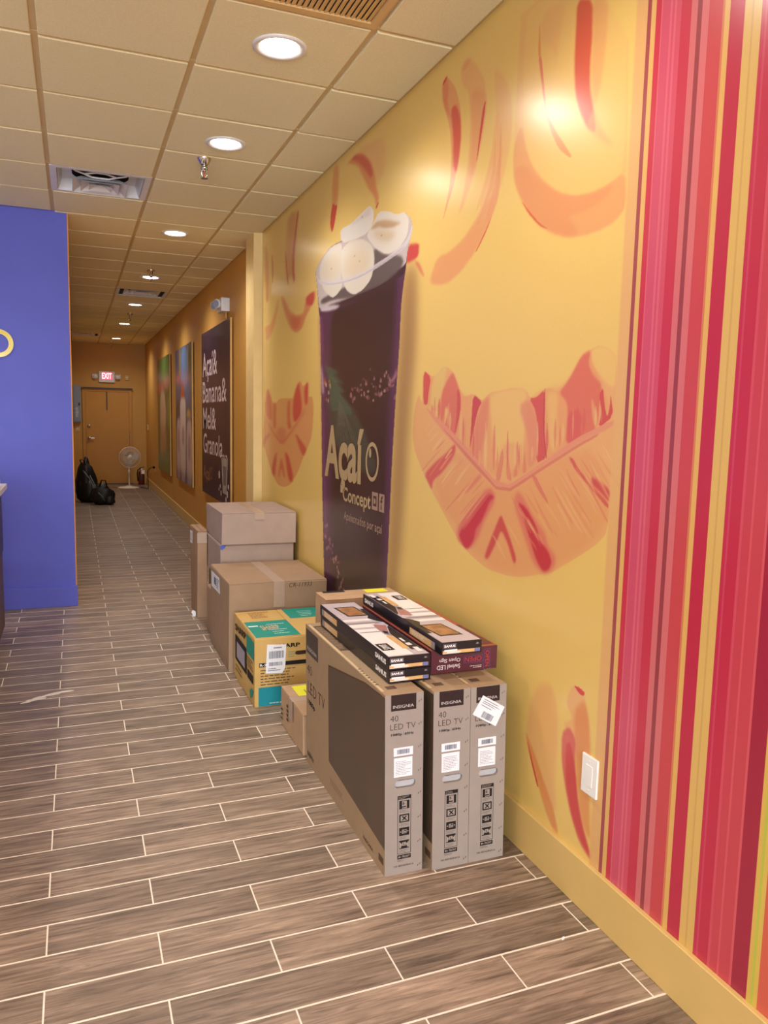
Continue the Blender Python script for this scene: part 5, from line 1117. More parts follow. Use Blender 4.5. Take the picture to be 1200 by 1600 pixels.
# ------------------------------------------------------------------ flat mount boxes
M_SB = mat('black_gloss_card', (30, 26, 30), .3, .5, (20, .05)); M_SBT = mat('lilac_grey_gloss', (196, 184, 192), .25, .5, (6, .08)); M_SBW = mat('white_gloss_print', (240, 234, 234), .25, .5)
M_SBO = mat('orange_gloss_print', (216, 172, 116), .3, .5, (30, .1)); M_SBR = mat('dull_red_print', (176, 120, 116), .3, .5, (50, .15)); M_SBBR = mat('brown_picture_print', (164, 116, 78), .3, .5, (26, .4)); M_SBG = mat('mid_grey_print', (150, 138, 144), .3, .5); M_SBB = mat('blue_print', (112, 118, 170), .3, .5)
def mount_box(x0, y0, z0, label, flip=False, w=.158, L=.800, h=.046, rz=0.0):
    t = thing('mount_box', (x0+w/2, y0+L/2, z0), label, 'box', 'black flat wall-mount boxes')
    MB().box(x0, x0+w, y0, y0+L, z0, z0+h).build('body', M_SB, t, bevel=.0015)
    fr = Face(t, (x0, y0-.0002, z0), (1, 0, 0), (0, 0, 1))
    fr.rects([(.006, .026, .056, .027), (.006, .040, .056, .041), (.006, .026, .007, .041), (.055, .026, .056, .041)], M_SBG, 'logo_frame', 1); fr.text('SANUS', .009, .0288, .044, .0092, M_SBW, 2, offset=.05)
    fr.polys([[(.132, .036), (.139, .039), (.146, .036)], [(.132, .033), (.139, .036), (.146, .033)]], M_SBG, 'hill_emblem', 2)
    fr.rect(.004, .006, .150, .018, M_SBO, 'orange_band', 1); fr.rects([(.004, .006, .07, .0075), (.010, .014, .06, .021), (.02, .009, .075, .013)], M_SBW, 'white_print', 2); fr.rect(.128, .0065, .149, .0175, M_SBB, 'blue_print', 3)
    sd = Face(t, (x0-.0002, y0+L, z0), (0, -1, 0), (0, 0, 1))
    if not flip:
        sd.rect(.03, .008, .235, .034, M_SBO, 'orange_band', 1); sd.rect(.03, .008, .06, .034, M_SBG, 'grey_print', 2); sd.textlines(.07, .012, .22, .03, 3, M_SBW, 2, .4); sd.text('SANUS', .675, .014, .105, .019, M_SBW, 2, offset=.05)
    else:
        sd.rect(.52, .006, .745, .032, M_SBO, 'orange_band', 1); sd.rect(.715, .006, .745, .032, M_SBG, 'grey_print', 2); sd.textlines(.54, .010, .70, .028, 3, M_SBW, 2, .4); sd.text('SANUS', .025, .014, .105, .019, M_SBW, 2, offset=.05)
    # top: a runs from the picture end (0) to the lettering end (1)
    if not flip: tp = Face(t, (x0, y0+L, z0+h+.0002), (0, -L, 0), (w, 0, 0))      # right = towards viewer, up = across
    else: tp = Face(t, (x0+w, y0, z0+h+.0002), (0, L, 0), (-w, 0, 0))
    tp.poly([(.006, .02), (.994, .02), (.994, .98), (.006, .98)], M_SBT, 'top_print', 1)
    tp.poly([(.10, .22), (.30, .30), (.30, .88), (.10, .80)], M_SB, 'framed_picture', 2); tp.poly([(.115, .27), (.285, .34), (.285, .83), (.115, .76)], M_SBBR, 'picture', 3)
    tp.poly([(.16, .98), (.16, .86), (.30, .84), (.36, .72), (.42, .86), (.45, .98)], M_SB, 'dark_print', 2)
    tp.poly([(.36, .02), (.40, .02), (.40, .84), (.36, .74)], M_SBW, 'white_stripe', 2); tp.poly([(.425, .02), (.45, .02), (.46, .88), (.43, .86)], M_SBG, 'grey_stripe', 2)
    tp.poly([(.46, .02), (.515, .02), (.52, .60), (.46, .72)], M_SBW, 'white_stripe', 2); tp.poly([(.55, .02), (.985, .02), (.985, .62), (.62, .60), (.55, .58)], M_SBW, 'white_panel', 2)
    tp.poly([(.60, .06), (.61, .06), (.615, .58), (.60, .58)], M_SBG, 'grey_stripe', 3)
    tp.poly([(.48, .62), (.58, .60), (.62, .76), (.51, .92)], M_SBR, 'room_picture', 3); tp.poly([(.58, .60), (.66, .58), (.69, .76), (.62, .78)], M_SBG, 'room_picture', 3); tp.poly([(.60, .64), (.645, .62), (.66, .70), (.62, .74)], M_SB, 'room_picture', 4)
    tp.poly([(.69, .56), (.90, .56), (.90, .72), (.69, .72)], M_SBO, 'orange_stripe', 3); tp.poly([(.66, .74), (.92, .72), (.92, .97), (.52, .97), (.54, .90)], M_SB, 'dark_print', 3)
    tp.rects([(.74, .78, .80, .84), (.82, .76, .86, .88), (.89, .80, .96, .92)], M_SBW, 'white_print', 4)
    tp.poly([(.80, .06), (.905, .06), (.905, .36), (.80, .36)], M_SB, 'logo_block', 3); 
    tp2 = Face(t, (x0, y0+L, z0+h+.0002), (0, -1, 0), (1, 0, 0)) if not flip else Face(t, (x0+w, y0, z0+h+.0002), (0, 1, 0), (-1, 0, 0))
    tp2.text('SANUS', .655, .018, .060, .028, M_SBW, 5, offset=.02)
    if rz:
        t.rotation_euler.z = rz
    return t
mount_box(.982, 2.392, .6405, 'lower black flat mount box of the pair on the front screen carton')
mount_box(.978, 2.388, .6885, 'upper black flat mount box of the pair, framed picture at its far end')
# swivel sign carton lies across the two rear screen cartons
M_MAR = mat('maroon_gloss_card', (92, 42, 52), .35, .45, (16, .06)); M_MART = mat('rust_gloss_card', (166, 86, 56), .35, .45, (14, .1)); M_NEON = mat('red_print', (206, 70, 84), .4); M_NEB = mat('violet_blue_print', (98, 92, 170), .4); M_PINKW = mat('pinkish_white_ink', (226, 206, 208), .5)
ox0, ox1, oy0, oy1, oz0, oz1 = 1.160, 1.428, 2.432, 3.152, .6405, .727
t = thing('sign_box', ((ox0+ox1)/2, (oy0+oy1)/2, oz0), 'maroon open-sign box lying upside down on the rear screen cartons', 'box')
b = MB(); b.box(ox0, ox1, oy0, oy1, oz0, oz1); b.mi = [0, 1, 0, 0, 0, 0]; b.build('body', [M_MAR, M_MART], t, bevel=.0015)
fr = Face(t, (ox1, oy0-.0003, oz1), (-1, 0, 0), (0, 0, -1))    # printed upside down
fr.text('Swivel LED', ox1-1.276, oz1-.672, .093, .017, M_PINKW, 2, offset=.012); fr.text('Open Sign', ox1-1.276, oz1-.698, .084, .0185, M_PINKW, 2, offset=.012)
fr.rects([(.060, .030, .139, .031), (.060, .054, .139, .055), (.060, .030, .061, .055), (.138, .030, .139, .055)], M_NEB, 'neon_frame', 2); fr.text('OPEN', .066, .034, .068, .017, M_NEON, 3, offset=-.01)
fr.rects([(.030, .010, .031, .086), (.055, .010, .056, .086), (.030, .010, .056, .011), (.030, .085, .056, .086)], M_NEB, 'neon_frame', 2)
fr.text('OPEN', .050, .016, .060, .016, M_NEON, 3, offset=-.01, ang=math.pi/2); fr.textlines(.065, .066, .115, .078, 2, M_PINKW, 2, .35)
tp = Face(t, (ox0, oy0, oz1), (1, 0, 0), (0, 1, 0)); tp.rect(.19, .02, .262, .30, M_MAR, 'dark_print', 1); tp.textlines(.20, .03, .255, .28, 8, M_MART, 2)
mount_box(1.168, 2.366, .7285, 'black flat mount box on top of the maroon sign box', True)

# ------------------------------------------------------------------ wall plate, floor bits
t = thing('wall_plate', (WX, 1.921, .382), 'white blank wall plate beside the red stripes', 'wall plate')
MB().box(WX-.0065, WX+.001, 1.882, 1.960, .382, .508).build('plate', M_WHITE, t, bevel=.0025, seg=2)
MB().box(WX-.008, WX-.006, 1.904, 1.938, .411, .479).build('insert', M_WHITE, t, bevel=.0008)
for z_ in (.397, .493): MB().lathe([(.0028, 0), (.0028, .0006), (.0005, .0008)], (WX-.0065, 1.921, z_), (-1, 0, 0), 10).build('screw', M_WHITE, t)
o = MB().obox((1.332, 1.814, .0025), (.9, .4, 0), (-.4, .9, 0), (0, 0, 1), .007, .0035, .0025).build('paint_chip', M_WHITE, origin=(1.332, 1.814, 0), bevel=.001); tag(o, 'tiny white chip on the floor near the baseboard', 'debris')
b = MB()
rs_ = random.Random(3)
for k in range(26):
    t_ = rs_.random(); px_ = -.285 + .23*t_ + rs_.uniform(-.012, .012); py_ = 4.405 + .13*math.sin(t_*1.6) + rs_.uniform(-.014, .014)
    ln, wd_ = rs_.uniform(.012, .045), rs_.uniform(.003, .011); an = .5 - .35*t_ + rs_.uniform(-.3, .3); nn = 9
    rim = [(px_ + math.cos(an)*ln*math.cos(q_) - math.sin(an)*wd_*math.sin(q_)*rs_.uniform(.5, 1.2), py_ + math.sin(an)*ln*math.cos(q_) + math.cos(an)*wd_*math.sin(q_)*rs_.uniform(.5, 1.2)) for q_ in [i*2*math.pi/nn for i in range(nn)]]
    zt = .0008 + .0001*k
    b.add([(x, y, zt) for x, y in rim] + [(x, y, .0002) for x, y in rim], [tuple(range(nn))] + [(i, i+nn, (i+1) % nn+nn, (i+1) % nn) for i in range(nn)])
o = b.build('plaster_smear', mat('dried_plaster', (232, 220, 212), .9, .1, (120, .12), (200, .3)), origin=(-.2, 4.46, 0)); tag(o, 'dried white plaster smear on the floor tiles', 'stain')
b = MB(); b.add([(.815, 6.02, .012), (.838, 5.99, .004), (.840, 6.03, .03), (.825, 6.06, .035), (.81, 6.05, .02)], [(0, 1, 2), (0, 2, 3), (0, 3, 4)])
b.add([(.812, 6.0, .002), (.83, 5.975, .002), (.836, 6.01, .024), (.82, 6.03, .018)], [(0, 1, 2, 3)])
o = b.build('paper_scrap', STICK, origin=(.825, 6.02, 0)); tag(o, 'crumpled white paper scrap at the foot of the tall carton', 'debris')

# ------------------------------------------------------------------ sign ring and counter
t = thing('sign_letter', (-.519, YP, 2.048), 'shiny yellow acrylic ring letter on the purple wall', 'sign')
cx_, cz_ = -.5185, 2.049
MB().lathe([(.104, 0), (.104, .018), (.070, .018), (.070, 0)], (cx_, YP-.001, cz_), (0, -1, 0), 48).build('ring_body', mat('yellow_acrylic_edge', (222, 200, 120), .2, .5), t, smooth=False)
MB().lathe([(.1005, .0185), (.0735, .0185)], (cx_, YP-.001, cz_), (0, -1, 0), 48).build('ring_face', mat('yellow_mirror_acrylic', (226, 200, 24), .12, .6, coat=.6), t)
t = thing('service_counter', (-.82, 4.2, 0), 'service counter with a pale stone top at the left edge', 'counter')
MB().box(-1.15, -.47, 2.60, 5.72, .10, 1.025).build('cabinet', mat('dark_walnut_panel', (92, 66, 58), .45, .4, (8, .15), stretch=(1, 1, .2)), t, bevel=.002)
MB().box(-1.10, -.50, 2.65, 5.67, 0, .10).build('kick_base', mat('brown_kick_panel', (110, 84, 62), .6), t)
MB().box(-1.20, -.430, 2.55, 5.76, 1.025, 1.062).build('worktop', mat('pale_stone_top', (214, 206, 188), .3, .5, (30, .08)), t, bevel=.003)
MB().box(-.471, -.462, 2.62, 5.70, .62, 1.02).build('dark_panel', mat('charcoal_panel', (52, 46, 58), .4), t)
o = MB().box(-.64, -.452, 5.20, 5.52, 1.0625, 1.115).build('white_box', M_WHITE, origin=(-.546, 5.36, 1.0625), bevel=.006, seg=2); tag(o, 'small white box on the counter top', 'box')

# ------------------------------------------------------------------ corridor posters
M_STEEL0 = mat('standoff_steel', (190, 182, 170), .4, .5)
def poster(name, y0, y1, z0, z1, label, base, items, nu=90, nv=110):
    t = thing(name, (WX, (y0+y1)/2, z0), label, 'poster', 'posters along the corridor wall')
    MB().box(WX-.034, WX-.012, y0, y1, z0, z1).build('board', mat('poster_board_edge', (206, 160, 92), .5), t, bevel=.001)
    for yy in (y0+.12, y1-.12):
        for zz in (z0+.12, z1-.12): MB().box(WX-.013, WX-.001, yy-.02, yy+.02, zz-.02, zz+.02).build('standoff', M_STEEL0, t)
    us = np.linspace(0, 1, nu); vs = np.linspace(0, 1, nv)
    img = paint(us, vs, base, items)
    grid_print('printed_face', us, vs, img, lambda U, V: (np.full(U.shape, WX-.0346), y1 - U*(y1-y0), z0 + V*(z1-z0)), M_POSTER, t)
    return t, Face(t, (WX-.0346, y1, z0), (0, -(y1-y0), 0), (0, 0, z1-z0)), Face(t, (WX-.0348, y1, z0), (0, -1, 0), (0, 0, 1))
t, fu, fm = poster('lettered_poster', 7.855, 9.715, .62, 2.51, 'dark purple poster with large white lettering on the corridor wall', (54, 34, 60),
    [((44, 30, 62), 8, .7, [(0, .75), (1, .75), (1, 1), (0, 1)]), ((40, 26, 58), 8, .6, [(0, 0), (.7, 0), (.5, .2), (0, .2)])])
M_LET = mat('white_poster_ink', (226, 206, 214), .4, .4)
for s_, yl, yr, v0, hh_ in (('A\u00e7a\u00ed&', 9.63, 8.61, 1.93, .34), ('Banana&', 9.64, 8.05, 1.69, .25), ('Mel&', 9.62, 8.70, 1.385, .25), ('Granola...', 9.60, 8.03, 1.10, .235)):
    fm.text(s_, 9.715-yl, v0-.62, yl-yr, hh_, M_LET, 2, offset=.006, res=3)
fm.text('A\u00e7a\u00ed', 9.715-9.61, .13, .50, .20, mat('tan_poster_ink', (150, 104, 84), .4), 2, offset=.02)
fm.polys([[(.70 + .07*math.cos(a), .265 + .075*math.sin(a)), (.70 + .07*math.cos(a+.4), .265 + .075*math.sin(a+.4)), (.70 + .05*math.cos(a+.4), .265 + .055*math.sin(a+.4)), (.70 + .05*math.cos(a), .265 + .055*math.sin(a))] for a in [i*.39 for i in range(16)]], MATS['tan_poster_ink'], 'berry_ring', 2)
fm.poly([(1.36, .495), (1.74, .495), (1.66, .11), (1.43, .11)], mat('grey_cup_print', (168, 160, 158), .4, .4, (9, .2)), 'cup_print', 2)
fm.poly([(1.44, .40), (1.66, .40), (1.62, .20), (1.48, .20)], mat('grey_violet_print', (120, 108, 122), .4), 'cup_band', 3)
fm.polys([[(u + r*math.cos(a), v + r*math.sin(a)) for a in [i*math.pi/4 for i in range(8)]] for u, v, r in ((1.22, .29, .045), (1.28, .17, .025), (1.20, .13, .02), (1.33, .10, .03), (1.70, .12, .04), (1.62, .06, .03), (1.76, .2, .03))], M_LET, 'berry_print', 2)
poster('candle_poster', 10.60, 12.36, .58, 2.505, 'blue poster of tall white bottles, middle one on the corridor wall', (96, 92, 118),
    [((86, 96, 130), 3, 1, [(0, .7), (.25, .7), (.2, 1), (0, 1)]), ((186, 150, 70), 3, .9, [(.26, .78), (.34, .78), (.36, 1), (.27, 1)]), ((106, 142, 190), 3, 1, [(.36, .68), (.78, .68), (.76, 1), (.38, 1)]), ((84, 104, 70), 3, .9, [(.82, .72), (1, .7), (1, 1), (.85, 1)]), ((196, 170, 110), 2, .8, [(.77, .8), (.82, .8), (.82, 1), (.78, 1)]),
     ((214, 96, 84), 4, .9, [(.03, .74), (.32, .74), (.30, .80), (.05, .81)]), ((196, 130, 150), 5, .7, [(.35, .72), (.95, .70), (.95, .79), (.35, .78)]), ((92, 120, 170), 4, .9, [(.62, .58), (.9, .58), (.9, .72), (.66, .72)]), ((60, 52, 66), 4, .8, [(0, .4), (.3, .5), (.28, .62), (0, .6)]),
     ((196, 84, 60), 2, 1, [(.34, .62), (.58, .62), (.55, .70), (.44, .76), (.38, .70)]), ((214, 198, 196), 1, 1, [(.30, 0), (.62, 0), (.66, .55), (.62, .63), (.34, .63), (.29, .55)]), ((196, 178, 180), 1, 1, [(.04, .0), (.29, 0), (.31, .48), (.06, .47)]), ((202, 184, 186), 1, 1, [(.68, 0), (1, 0), (1, .47), (.70, .47)]),
     ((206, 170, 90), 2, .9, [(.70, .48), (.95, .48), (.9, .54), (.75, .55)]), ((150, 120, 130), 2, .6, [(.40, .28), (.56, .28), (.56, .40), (.42, .42)]), ((150, 116, 128), 2, .6, [(.10, .22), (.24, .22), (.24, .40), (.1, .4)]), ((150, 116, 128), 2, .6, [(.76, .18), (.92, .18), (.92, .36), (.78, .36)]), ((106, 90, 120), 4, .6, [(0, 0), (1, 0), (1, .06), (0, .08)])])
poster('garden_poster', 13.2, 15.15, .54, 2.525, 'green poster farthest along the corridor wall', (104, 96, 56),
    [((78, 112, 56), 6, 1, [(0, .78), (1, .78), (1, 1), (0, 1)]), ((92, 134, 66), 5, .8, [(.45, .80), (1, .80), (1, 1), (.5, 1)]), ((206, 92, 86), 4, .95, [(0, .70), (.55, .70), (.5, .80), (0, .78)]), ((200, 124, 108), 4, .8, [(.55, .72), (1, .72), (1, .82), (.55, .8)]), ((196, 164, 136), 3, .95, [(.2, .35), (.6, .32), (.75, .5), (.6, .72), (.25, .72)]), ((176, 140, 104), 4, .9, [(.2, .1), (.7, .1), (.75, .38), (.2, .4)]), ((96, 120, 66), 4, .9, [(0, 0), (1, 0), (1, .16), (.6, .2), (.2, .14), (0, .2)]), ((112, 140, 84), 3, .9, [(.8, .4), (1, .4), (1, .66), (.85, .66)])])

# ------------------------------------------------------------------ emergency light on the corridor wall
t = thing('emergency_light', (WX, 8.18, 2.56), 'white twin-head emergency light above the lettered poster', 'emergency light')
MB().box(WX-.085, WX, 8.05, 8.30, 2.59, 2.725).build('housing', M_WHITEM, t, bevel=.008, seg=2)
for y, dx in ((8.10, -.17), (8.26, -.175)):
    MB().lathe([(.025, 0), (.040, .02), (.046, .055), (.042, .063), (.001, .065)], (WX-.085, y, 2.665), (-.75, -.6, -.1), 20).build('lamp_head', M_WHITEM, t, smooth=True)
    MB().lathe([(.001, .0655), (.036, .066)], (WX-.085, y, 2.665), (-.75, -.6, -.1), 20).build('lamp_lens', mat('blue_grey_lens', (150, 164, 196), .15, .6), t)
MB().box(WX-.03, WX-.01, 8.15, 8.21, 2.53, 2.59).build('conduit', M_MUSTARD, t)

# ------------------------------------------------------------------ corridor end: door, exit sign, panel, fan, extinguisher, bags
M_DOORP = mat('mustard_door_paint', (196, 140, 58), .45, .4, (3, .04)); M_STEEL = mat('brushed_steel', (196, 186, 172), .3, .5, metal=.8); M_DARKG = mat('dark_bronze', (60, 54, 50))
b = MB(); b.box(.165, .225, YB-.035, YB+.01, 0, 2.02); b.box(1.125, 1.185, YB-.035, YB+.01, 0, 2.02); b.box(.165, 1.185, YB-.035, YB+.01, 2.02, 2.08)
door = b.build('door_1', M_DOORP, origin=(.675, YB, 0)); tag(door, 'mustard exit door at the end of the corridor', 'door', kind='structure')
MB().box(.228, 1.122, YB-.022, YB+.01, .008, 2.017).build('door_leaf', M_DOORP, door, bevel=.002)
b = MB(); b.box(.152, 1.20, YB-.075, YB-.034, 2.072, 2.10); b.build('drip_cap', M_DARKG, door)
MB().box(.655, .675, YB-.05, YB-.022, 1.62, 2.02).build('door_stop_bar', M_DARKG, door)
for z_, nm in ((1.01, 'knob'), (1.27, 'deadbolt')):
    MB().lathe([(.033, 0), (.033, .012), (.016, .016), (.016, .04), (.03, .045), (.03, .065), (.018, .075), (.001, .076)] if nm == 'knob' else [(.034, 0), (.034, .02), (.024, .028), (.001, .03)], (.29, YB-.022, z_), (0, -1, 0), 20).build(nm, M_STEEL, door, smooth=True)
MB().box(.31, .40, YB-.075, YB-.06, .995, 1.02).build('lever', M_STEEL, door, bevel=.004)
for z_ in (.25, 1.0, 1.78): MB().lathe([(.008, 0), (.008, .1)], (1.128, YB-.034, z_), n=8).build('hinge', M_STEEL, door)
MB().box(.165, 1.185, YB-.10, YB, .001, .012).build('threshold', M_DARKG, door)

t = thing('exit_sign', (.67, YB, 2.215), 'lit red exit sign with two lamp heads above the door', 'exit sign')
MB().box(.51, .835, YB-.055, YB, 2.215, 2.45).build('housing', M_WHITEM, t, bevel=.006)
f = Face(t, (.51, YB-.0553, 2.215), (1, 0, 0), (0, 0, 1)); f.rect(.055, .06, .275, .215, mat('red_sign_diffuser', (236, 92, 112), .5, emit=.7), 'sign_face', 1); f.text('EXIT', .068, .075, .194, .125, mat('lit_sign_letters', (255, 190, 196), .5, emit=1.6), 2, offset=.02)
for x, sg in ((.43, 1), (.905, -1)):
    MB().box(x-.055, x+.055, YB-.045, YB, 2.29, 2.385).build('lamp_bracket', M_WHITEM, t, bevel=.006)
    MB().lathe([(.02, 0), (.042, .02), (.045, .05), (.040, .056), (.001, .057)], (x, YB-.04, 2.338), (.3*sg, -1, -.3), 18).build('lamp_head', M_WHITEM, t, smooth=True)
t = thing('electric_panel', (.07, YB, 1.34), 'blue-grey electrical panel left of the exit door', 'electrical panel')
MB().box(-.025, .135, YB-.10, YB, 1.345, 2.13).build('cabinet', mat('blue_grey_enamel', (138, 148, 166), .45, .4), t, bevel=.004)
MB().box(.0, .118, YB-.108, YB-.10, 1.37, 2.105).build('panel_door', mat('blue_grey_enamel', (138, 148, 166)), t, bevel=.003)
MB().box(.09, .11, YB-.118, YB-.108, 1.70, 1.76).build('latch', M_BLACK, t); f = Face(t, (.0, YB-.1083, 1.37), (1, 0, 0), (0, 0, 1)); f.textlines(.03, .08, .09, .30, 8, M_WHITEM, 2)
t = thing('switch_plate', (.06, YB, 1.15), 'small pale switch plate under the electrical panel', 'switch')
MB().box(.015, .105, YB-.007, YB, 1.15, 1.27).build('plate', M_TRIMY, t, bevel=.002); MB().box(.05, .07, YB-.014, YB-.007, 1.195, 1.225).build('toggle', M_WHITE, t)
t = thing('wall_sensor', (1.09, YB, 2.28), 'small tan sensor box right of the exit sign', 'sensor'); MB().box(1.05, 1.13, YB-.03, YB, 2.28, 2.38).build('case', M_TRIMY, t, bevel=.004); MB().lathe([(.02, 0), (.018, .008), (.001, .010)], (1.09, YB-.03, 2.33), (0, -1, 0), 14).build('lens', M_WHITE, t, smooth=True)
t = thing('thermostat', (WX, 17.59, 1.20), 'small pale thermostat on the corridor wall near the exit', 'thermostat'); MB().box(WX-.025, WX, 17.53, 17.65, 1.20, 1.32).build('case', M_TRIMY, t, bevel=.004); MB().box(WX-.028, WX-.024, 17.56, 17.62, 1.25, 1.29).build('display', M_SBG, t)
t = thing('wall_outlet', (WX, 16.12, .42), 'wall outlet with a black plug low on the corridor wall', 'outlet'); MB().box(WX-.008, WX, 16.08, 16.16, .41, .53).build('plate', M_TRIMY, t, bevel=.002); MB().box(WX-.05, WX-.008, 16.10, 16.14, .475, .515).build('plug', M_BLACK, t, bevel=.004)
o = MB().tube([(WX-.05, 16.12, .495), (WX-.10, 16.15, .48), (WX-.14, 16.3, .40), (WX-.10, 16.6, .15), (WX-.09, 16.8, .008), (1.33, 17.0, .008), (1.27, 17.1, .008)], .006, 6).build('power_cord', M_BLACK, origin=(1.3, 16.8, 0), smooth=True); tag(o, 'black cord from the outlet to the fan base', 'cord')
o = MB().tube([(.90, 17.2, .006), (.75, 17.25, .006), (.62, 17.35, .006), (.5, 17.3, .006), (.36, 17.45, .006)], .005, 6).build('floor_cord', mat('grey_cord', (110, 100, 96), .5), origin=(.6, 17.3, 0), smooth=True); tag(o, 'thin grey cord lying on the floor left of the fan', 'cord')

# pedestal fan
FX, FYY, FZ = 1.062, 17.17, .640
t = thing('pedestal_fan', (1.03, 17.2, 0), 'white pedestal fan standing before the exit door', 'fan')
M_FAN = mat('fan_white', (228, 218, 204), .4, .4)
MB().lathe([(.001, .045), (.04, .045), (.06, .035), (.19, .016), (.215, .010), (.215, 0)], (1.03, 17.2, 0), n=36).build('base', M_FAN, t, smooth=True)
MB().lathe([(.018, .03), (.018, .30), (.024, .30), (.024, .36), (.014, .36), (.014, .56)], (1.045, 17.22, 0), n=16).build('pole', M_FAN, t, smooth=True)
MB().lathe([(.04, 0), (.07, .03), (.075, .10), (.05, .16), (.001, .17)], (FX, FYY+.06, FZ), (0, 1, 0), 20).build('motor_housing', M_FAN, t, smooth=True)
MB().box(FX-.03, FX+.03, 17.2, 17.26, .54, .62).build('tilt_bracket', M_FAN, t, bevel=.006)
cage = MB().tube([(FX+.215*math.cos(a), FYY, FZ+.215*math.sin(a)) for a in [i*math.pi/24 for i in range(48)]], .008, 6, closed=True).build('cage_rim', M_FAN, t, smooth=True)
b = MB()
for i in range(48):
    a = i*math.pi/24
    for sg in (-1, 1): b.tube([(FX+.045*math.cos(a), FYY+sg*.055, FZ+.045*math.sin(a)), (FX+.15*math.cos(a), FYY+sg*.05, FZ+.15*math.sin(a)), (FX+.213*math.cos(a), FYY+sg*.006, FZ+.213*math.sin(a))], .0026, 4)
g = b.build('cage_wires', M_FAN, cage, smooth=True)
MB().tube([(FX+.13*math.cos(a), FYY-.052, FZ+.13*math.sin(a)) for a in [i*math.pi/18 for i in range(36)]], .003, 5, closed=True).build('cage_ring', M_FAN, cage)
MB().lathe([(.001, .064), (.045, .062), (.052, .052)], (FX, FYY, FZ), (0, -1, 0), 24).build('cage_badge', M_FAN, cage, smooth=True)
for k in range(3):
    pts = []; a0 = k*2.094 + .3
    for a, r in ((0, .03), (-.5, .09), (-.55, .16), (-.2, .19), (.25, .19), (.5, .15), (.35, .07)): pts.append((a0+a, r))
    b = MB(); nn = len(pts)
    b.add([(FX+r*math.cos(a), FYY+.018*math.sin((a-a0)*2), FZ+r*math.sin(a)) for a, r in pts] + [(FX+r*math.cos(a), FYY+.018*math.sin((a-a0)*2)+.003, FZ+r*math.sin(a)) for a, r in pts], [tuple(range(nn)), tuple(range(nn, 2*nn))[::-1]] + [(i, i+nn, (i+1) % nn+nn, (i+1) % nn) for i in range(nn)])
    b.build('blade', mat('fan_blade', (198, 184, 168), .35, .4), t)

# fire extinguisher
ex, ey = 1.345, 17.93
t = thing('fire_extinguisher', (ex, ey, 0), 'dark red fire extinguisher on the floor beside the fan', 'fire extinguisher')
MB().lathe([(.001, 0), (.062, 0), (.066, .008), (.066, .25), (.058, .285), (.03, .305), (.018, .31), (.018, .33)], (ex, ey, 0), n=24).build('cylinder', mat('dark_red_enamel', (112, 34, 26), .35, .5), t, smooth=True)
MB().lathe([(.0668, .10), (.0668, .20)], (ex, ey, 0), n=24).build('label', mat('brown_label', (84, 60, 46), .5), t, smooth=True)
MB().box(ex-.02, ex+.02, ey-.02, ey+.02, .325, .36).build('valve', M_BLACK, t, bevel=.004)
MB().obox((ex+.01, ey-.02, .375), (1, 0, .25), (0, 1, 0), (-.25, 0, 1), .055, .012, .006).build('handle', M_BLACK, t)
MB().lathe([(.022, 0), (.024, .012), (.001, .014)], (ex+.005, ey-.025, .335), (0, -1, 0), 16).build('gauge', M_WHITE, t, smooth=True)
MB().tube([(ex-.02, ey-.01, .345), (ex-.07, ey-.02, .33), (ex-.088, ey-.03, .25), (ex-.08, ey-.03, .13), (ex-.078, ey-.03, .08)], .011, 8).build('hose', M_BLACK, t, smooth=True)
MB().obox((ex+.03, ey-.06, .28), (1, 0, 0), (0, 1, 0), (0, .2, 1), .035, .002, .04).build('tag', M_WHITE, t)

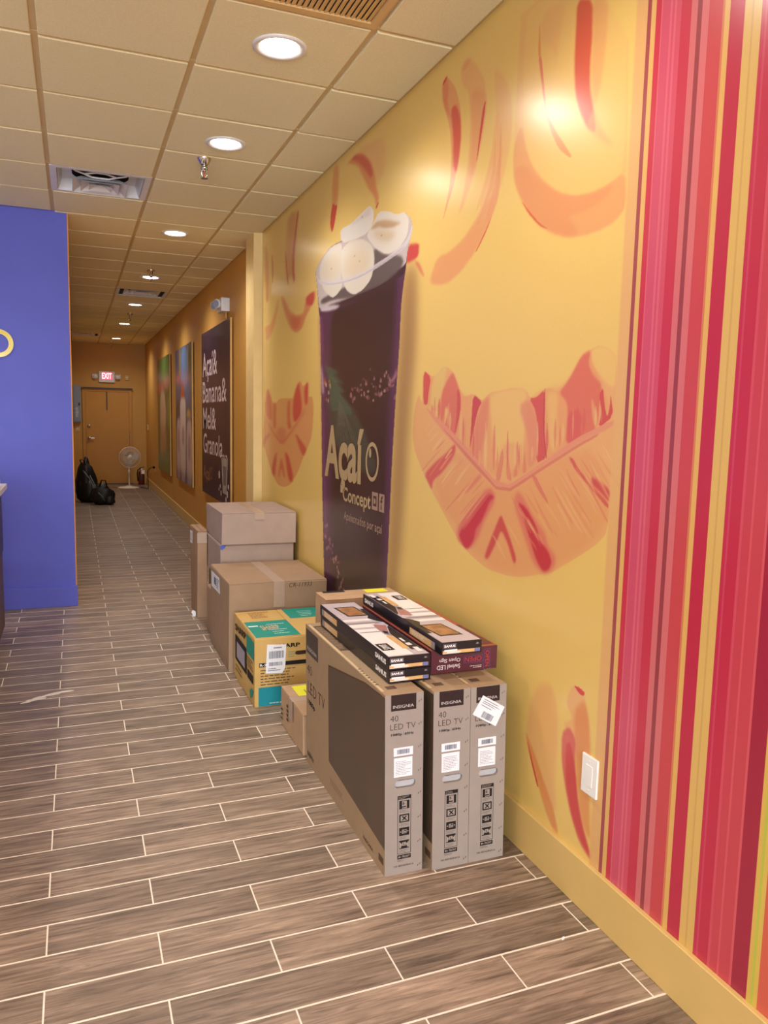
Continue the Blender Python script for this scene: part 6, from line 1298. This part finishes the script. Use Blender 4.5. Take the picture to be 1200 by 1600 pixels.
# black bags heaped against the corridor wall
M_BAG = mat('black_nylon', (20, 19, 21), .45, .4, (30, .2), (25, .5)); M_BAGG = mat('grey_green_webbing', (96, 110, 100), .5)  # grey-green highlights on the bags, coloured into strap and buckle shapes
def lump(name, prof, seed, parent, m, sub=3, amp=.10):
    """A sagging closed bag: an icosphere shaped by a height profile, pleated by noise, flattened where it rests."""
    from mathutils import noise as nz
    cx_, cy_, rx, ry, h = prof
    bm = bmesh.new(); bmesh.ops.create_icosphere(bm, subdivisions=sub, radius=1)
    for v in bm.verts:
        p = v.co.copy(); n_ = nz.noise(p*2.1 + Vector((seed, 0, 0)))*amp*1.6 + nz.noise(p*6 + Vector((0, seed, 0)))*amp*.7
        r = 1 + n_; zz = (p.z*.5+.5)
        tp = 1 - .55*zz**1.6
        v.co = Vector((cx_ + p.x*rx*r*tp*1.15, cy_ + p.y*ry*r*tp*1.1, max(0.004, (zz*1.08-.06)*h*(1+n_*.5))))
    me = bpy.data.meshes.new(name); bm.to_mesh(me); bm.free(); me.materials.append(m)
    for p_ in me.polygons: p_.use_smooth = True
    return link(name, me, parent)
t = thing('backpack', (.12, 14.45, 0), 'tall black backpack slumped against the corridor wall', 'bag')
lump('bag_body', (.165, 14.55, .185, .20, .74), 1.3, t, M_BAG, amp=.16)
lump('front_pocket', (.22, 14.40, .14, .14, .40), 4.1, t, M_BAG, 2)
MB().tube([(.10, 14.40, .66), (.07, 14.36, .74), (.13, 14.36, .75), (.16, 14.42, .65)], .012, 6).build('carry_loop', M_BAG, t, smooth=True)
for pts in ([(.12, 14.24, .56), (.20, 14.20, .45), (.26, 14.17, .34), (.30, 14.14, .22)], [(.22, 14.24, .48), (.28, 14.18, .36), (.33, 14.14, .25)]): MB().tube(pts, .010, 6).build('strap', M_BAGG, t, smooth=True)
MB().box(.255, .315, 14.12, 14.14, .27, .33).build('buckle', M_BAGG, t, bevel=.005)
t = thing('duffel_bag', (.42, 14.03, 0), 'low black duffel bag on the floor against the backpack', 'bag')
lump('bag_body', (.42, 14.03, .20, .13, .36), 7.7, t, M_BAG)
lump('side_pocket', (.52, 13.98, .10, .09, .18), 2.6, t, M_BAG, 2)
MB().tube([(.37, 13.98, .32), (.40, 13.96, .42), (.46, 13.96, .42), (.49, 13.98, .30)], .012, 6).build('carry_handle', M_BAG, t, smooth=True)
MB().tube([(.34, 13.88, .22), (.40, 13.87, .16), (.44, 13.87, .08)], .008, 6).build('strap', M_BAGG, t, smooth=True)
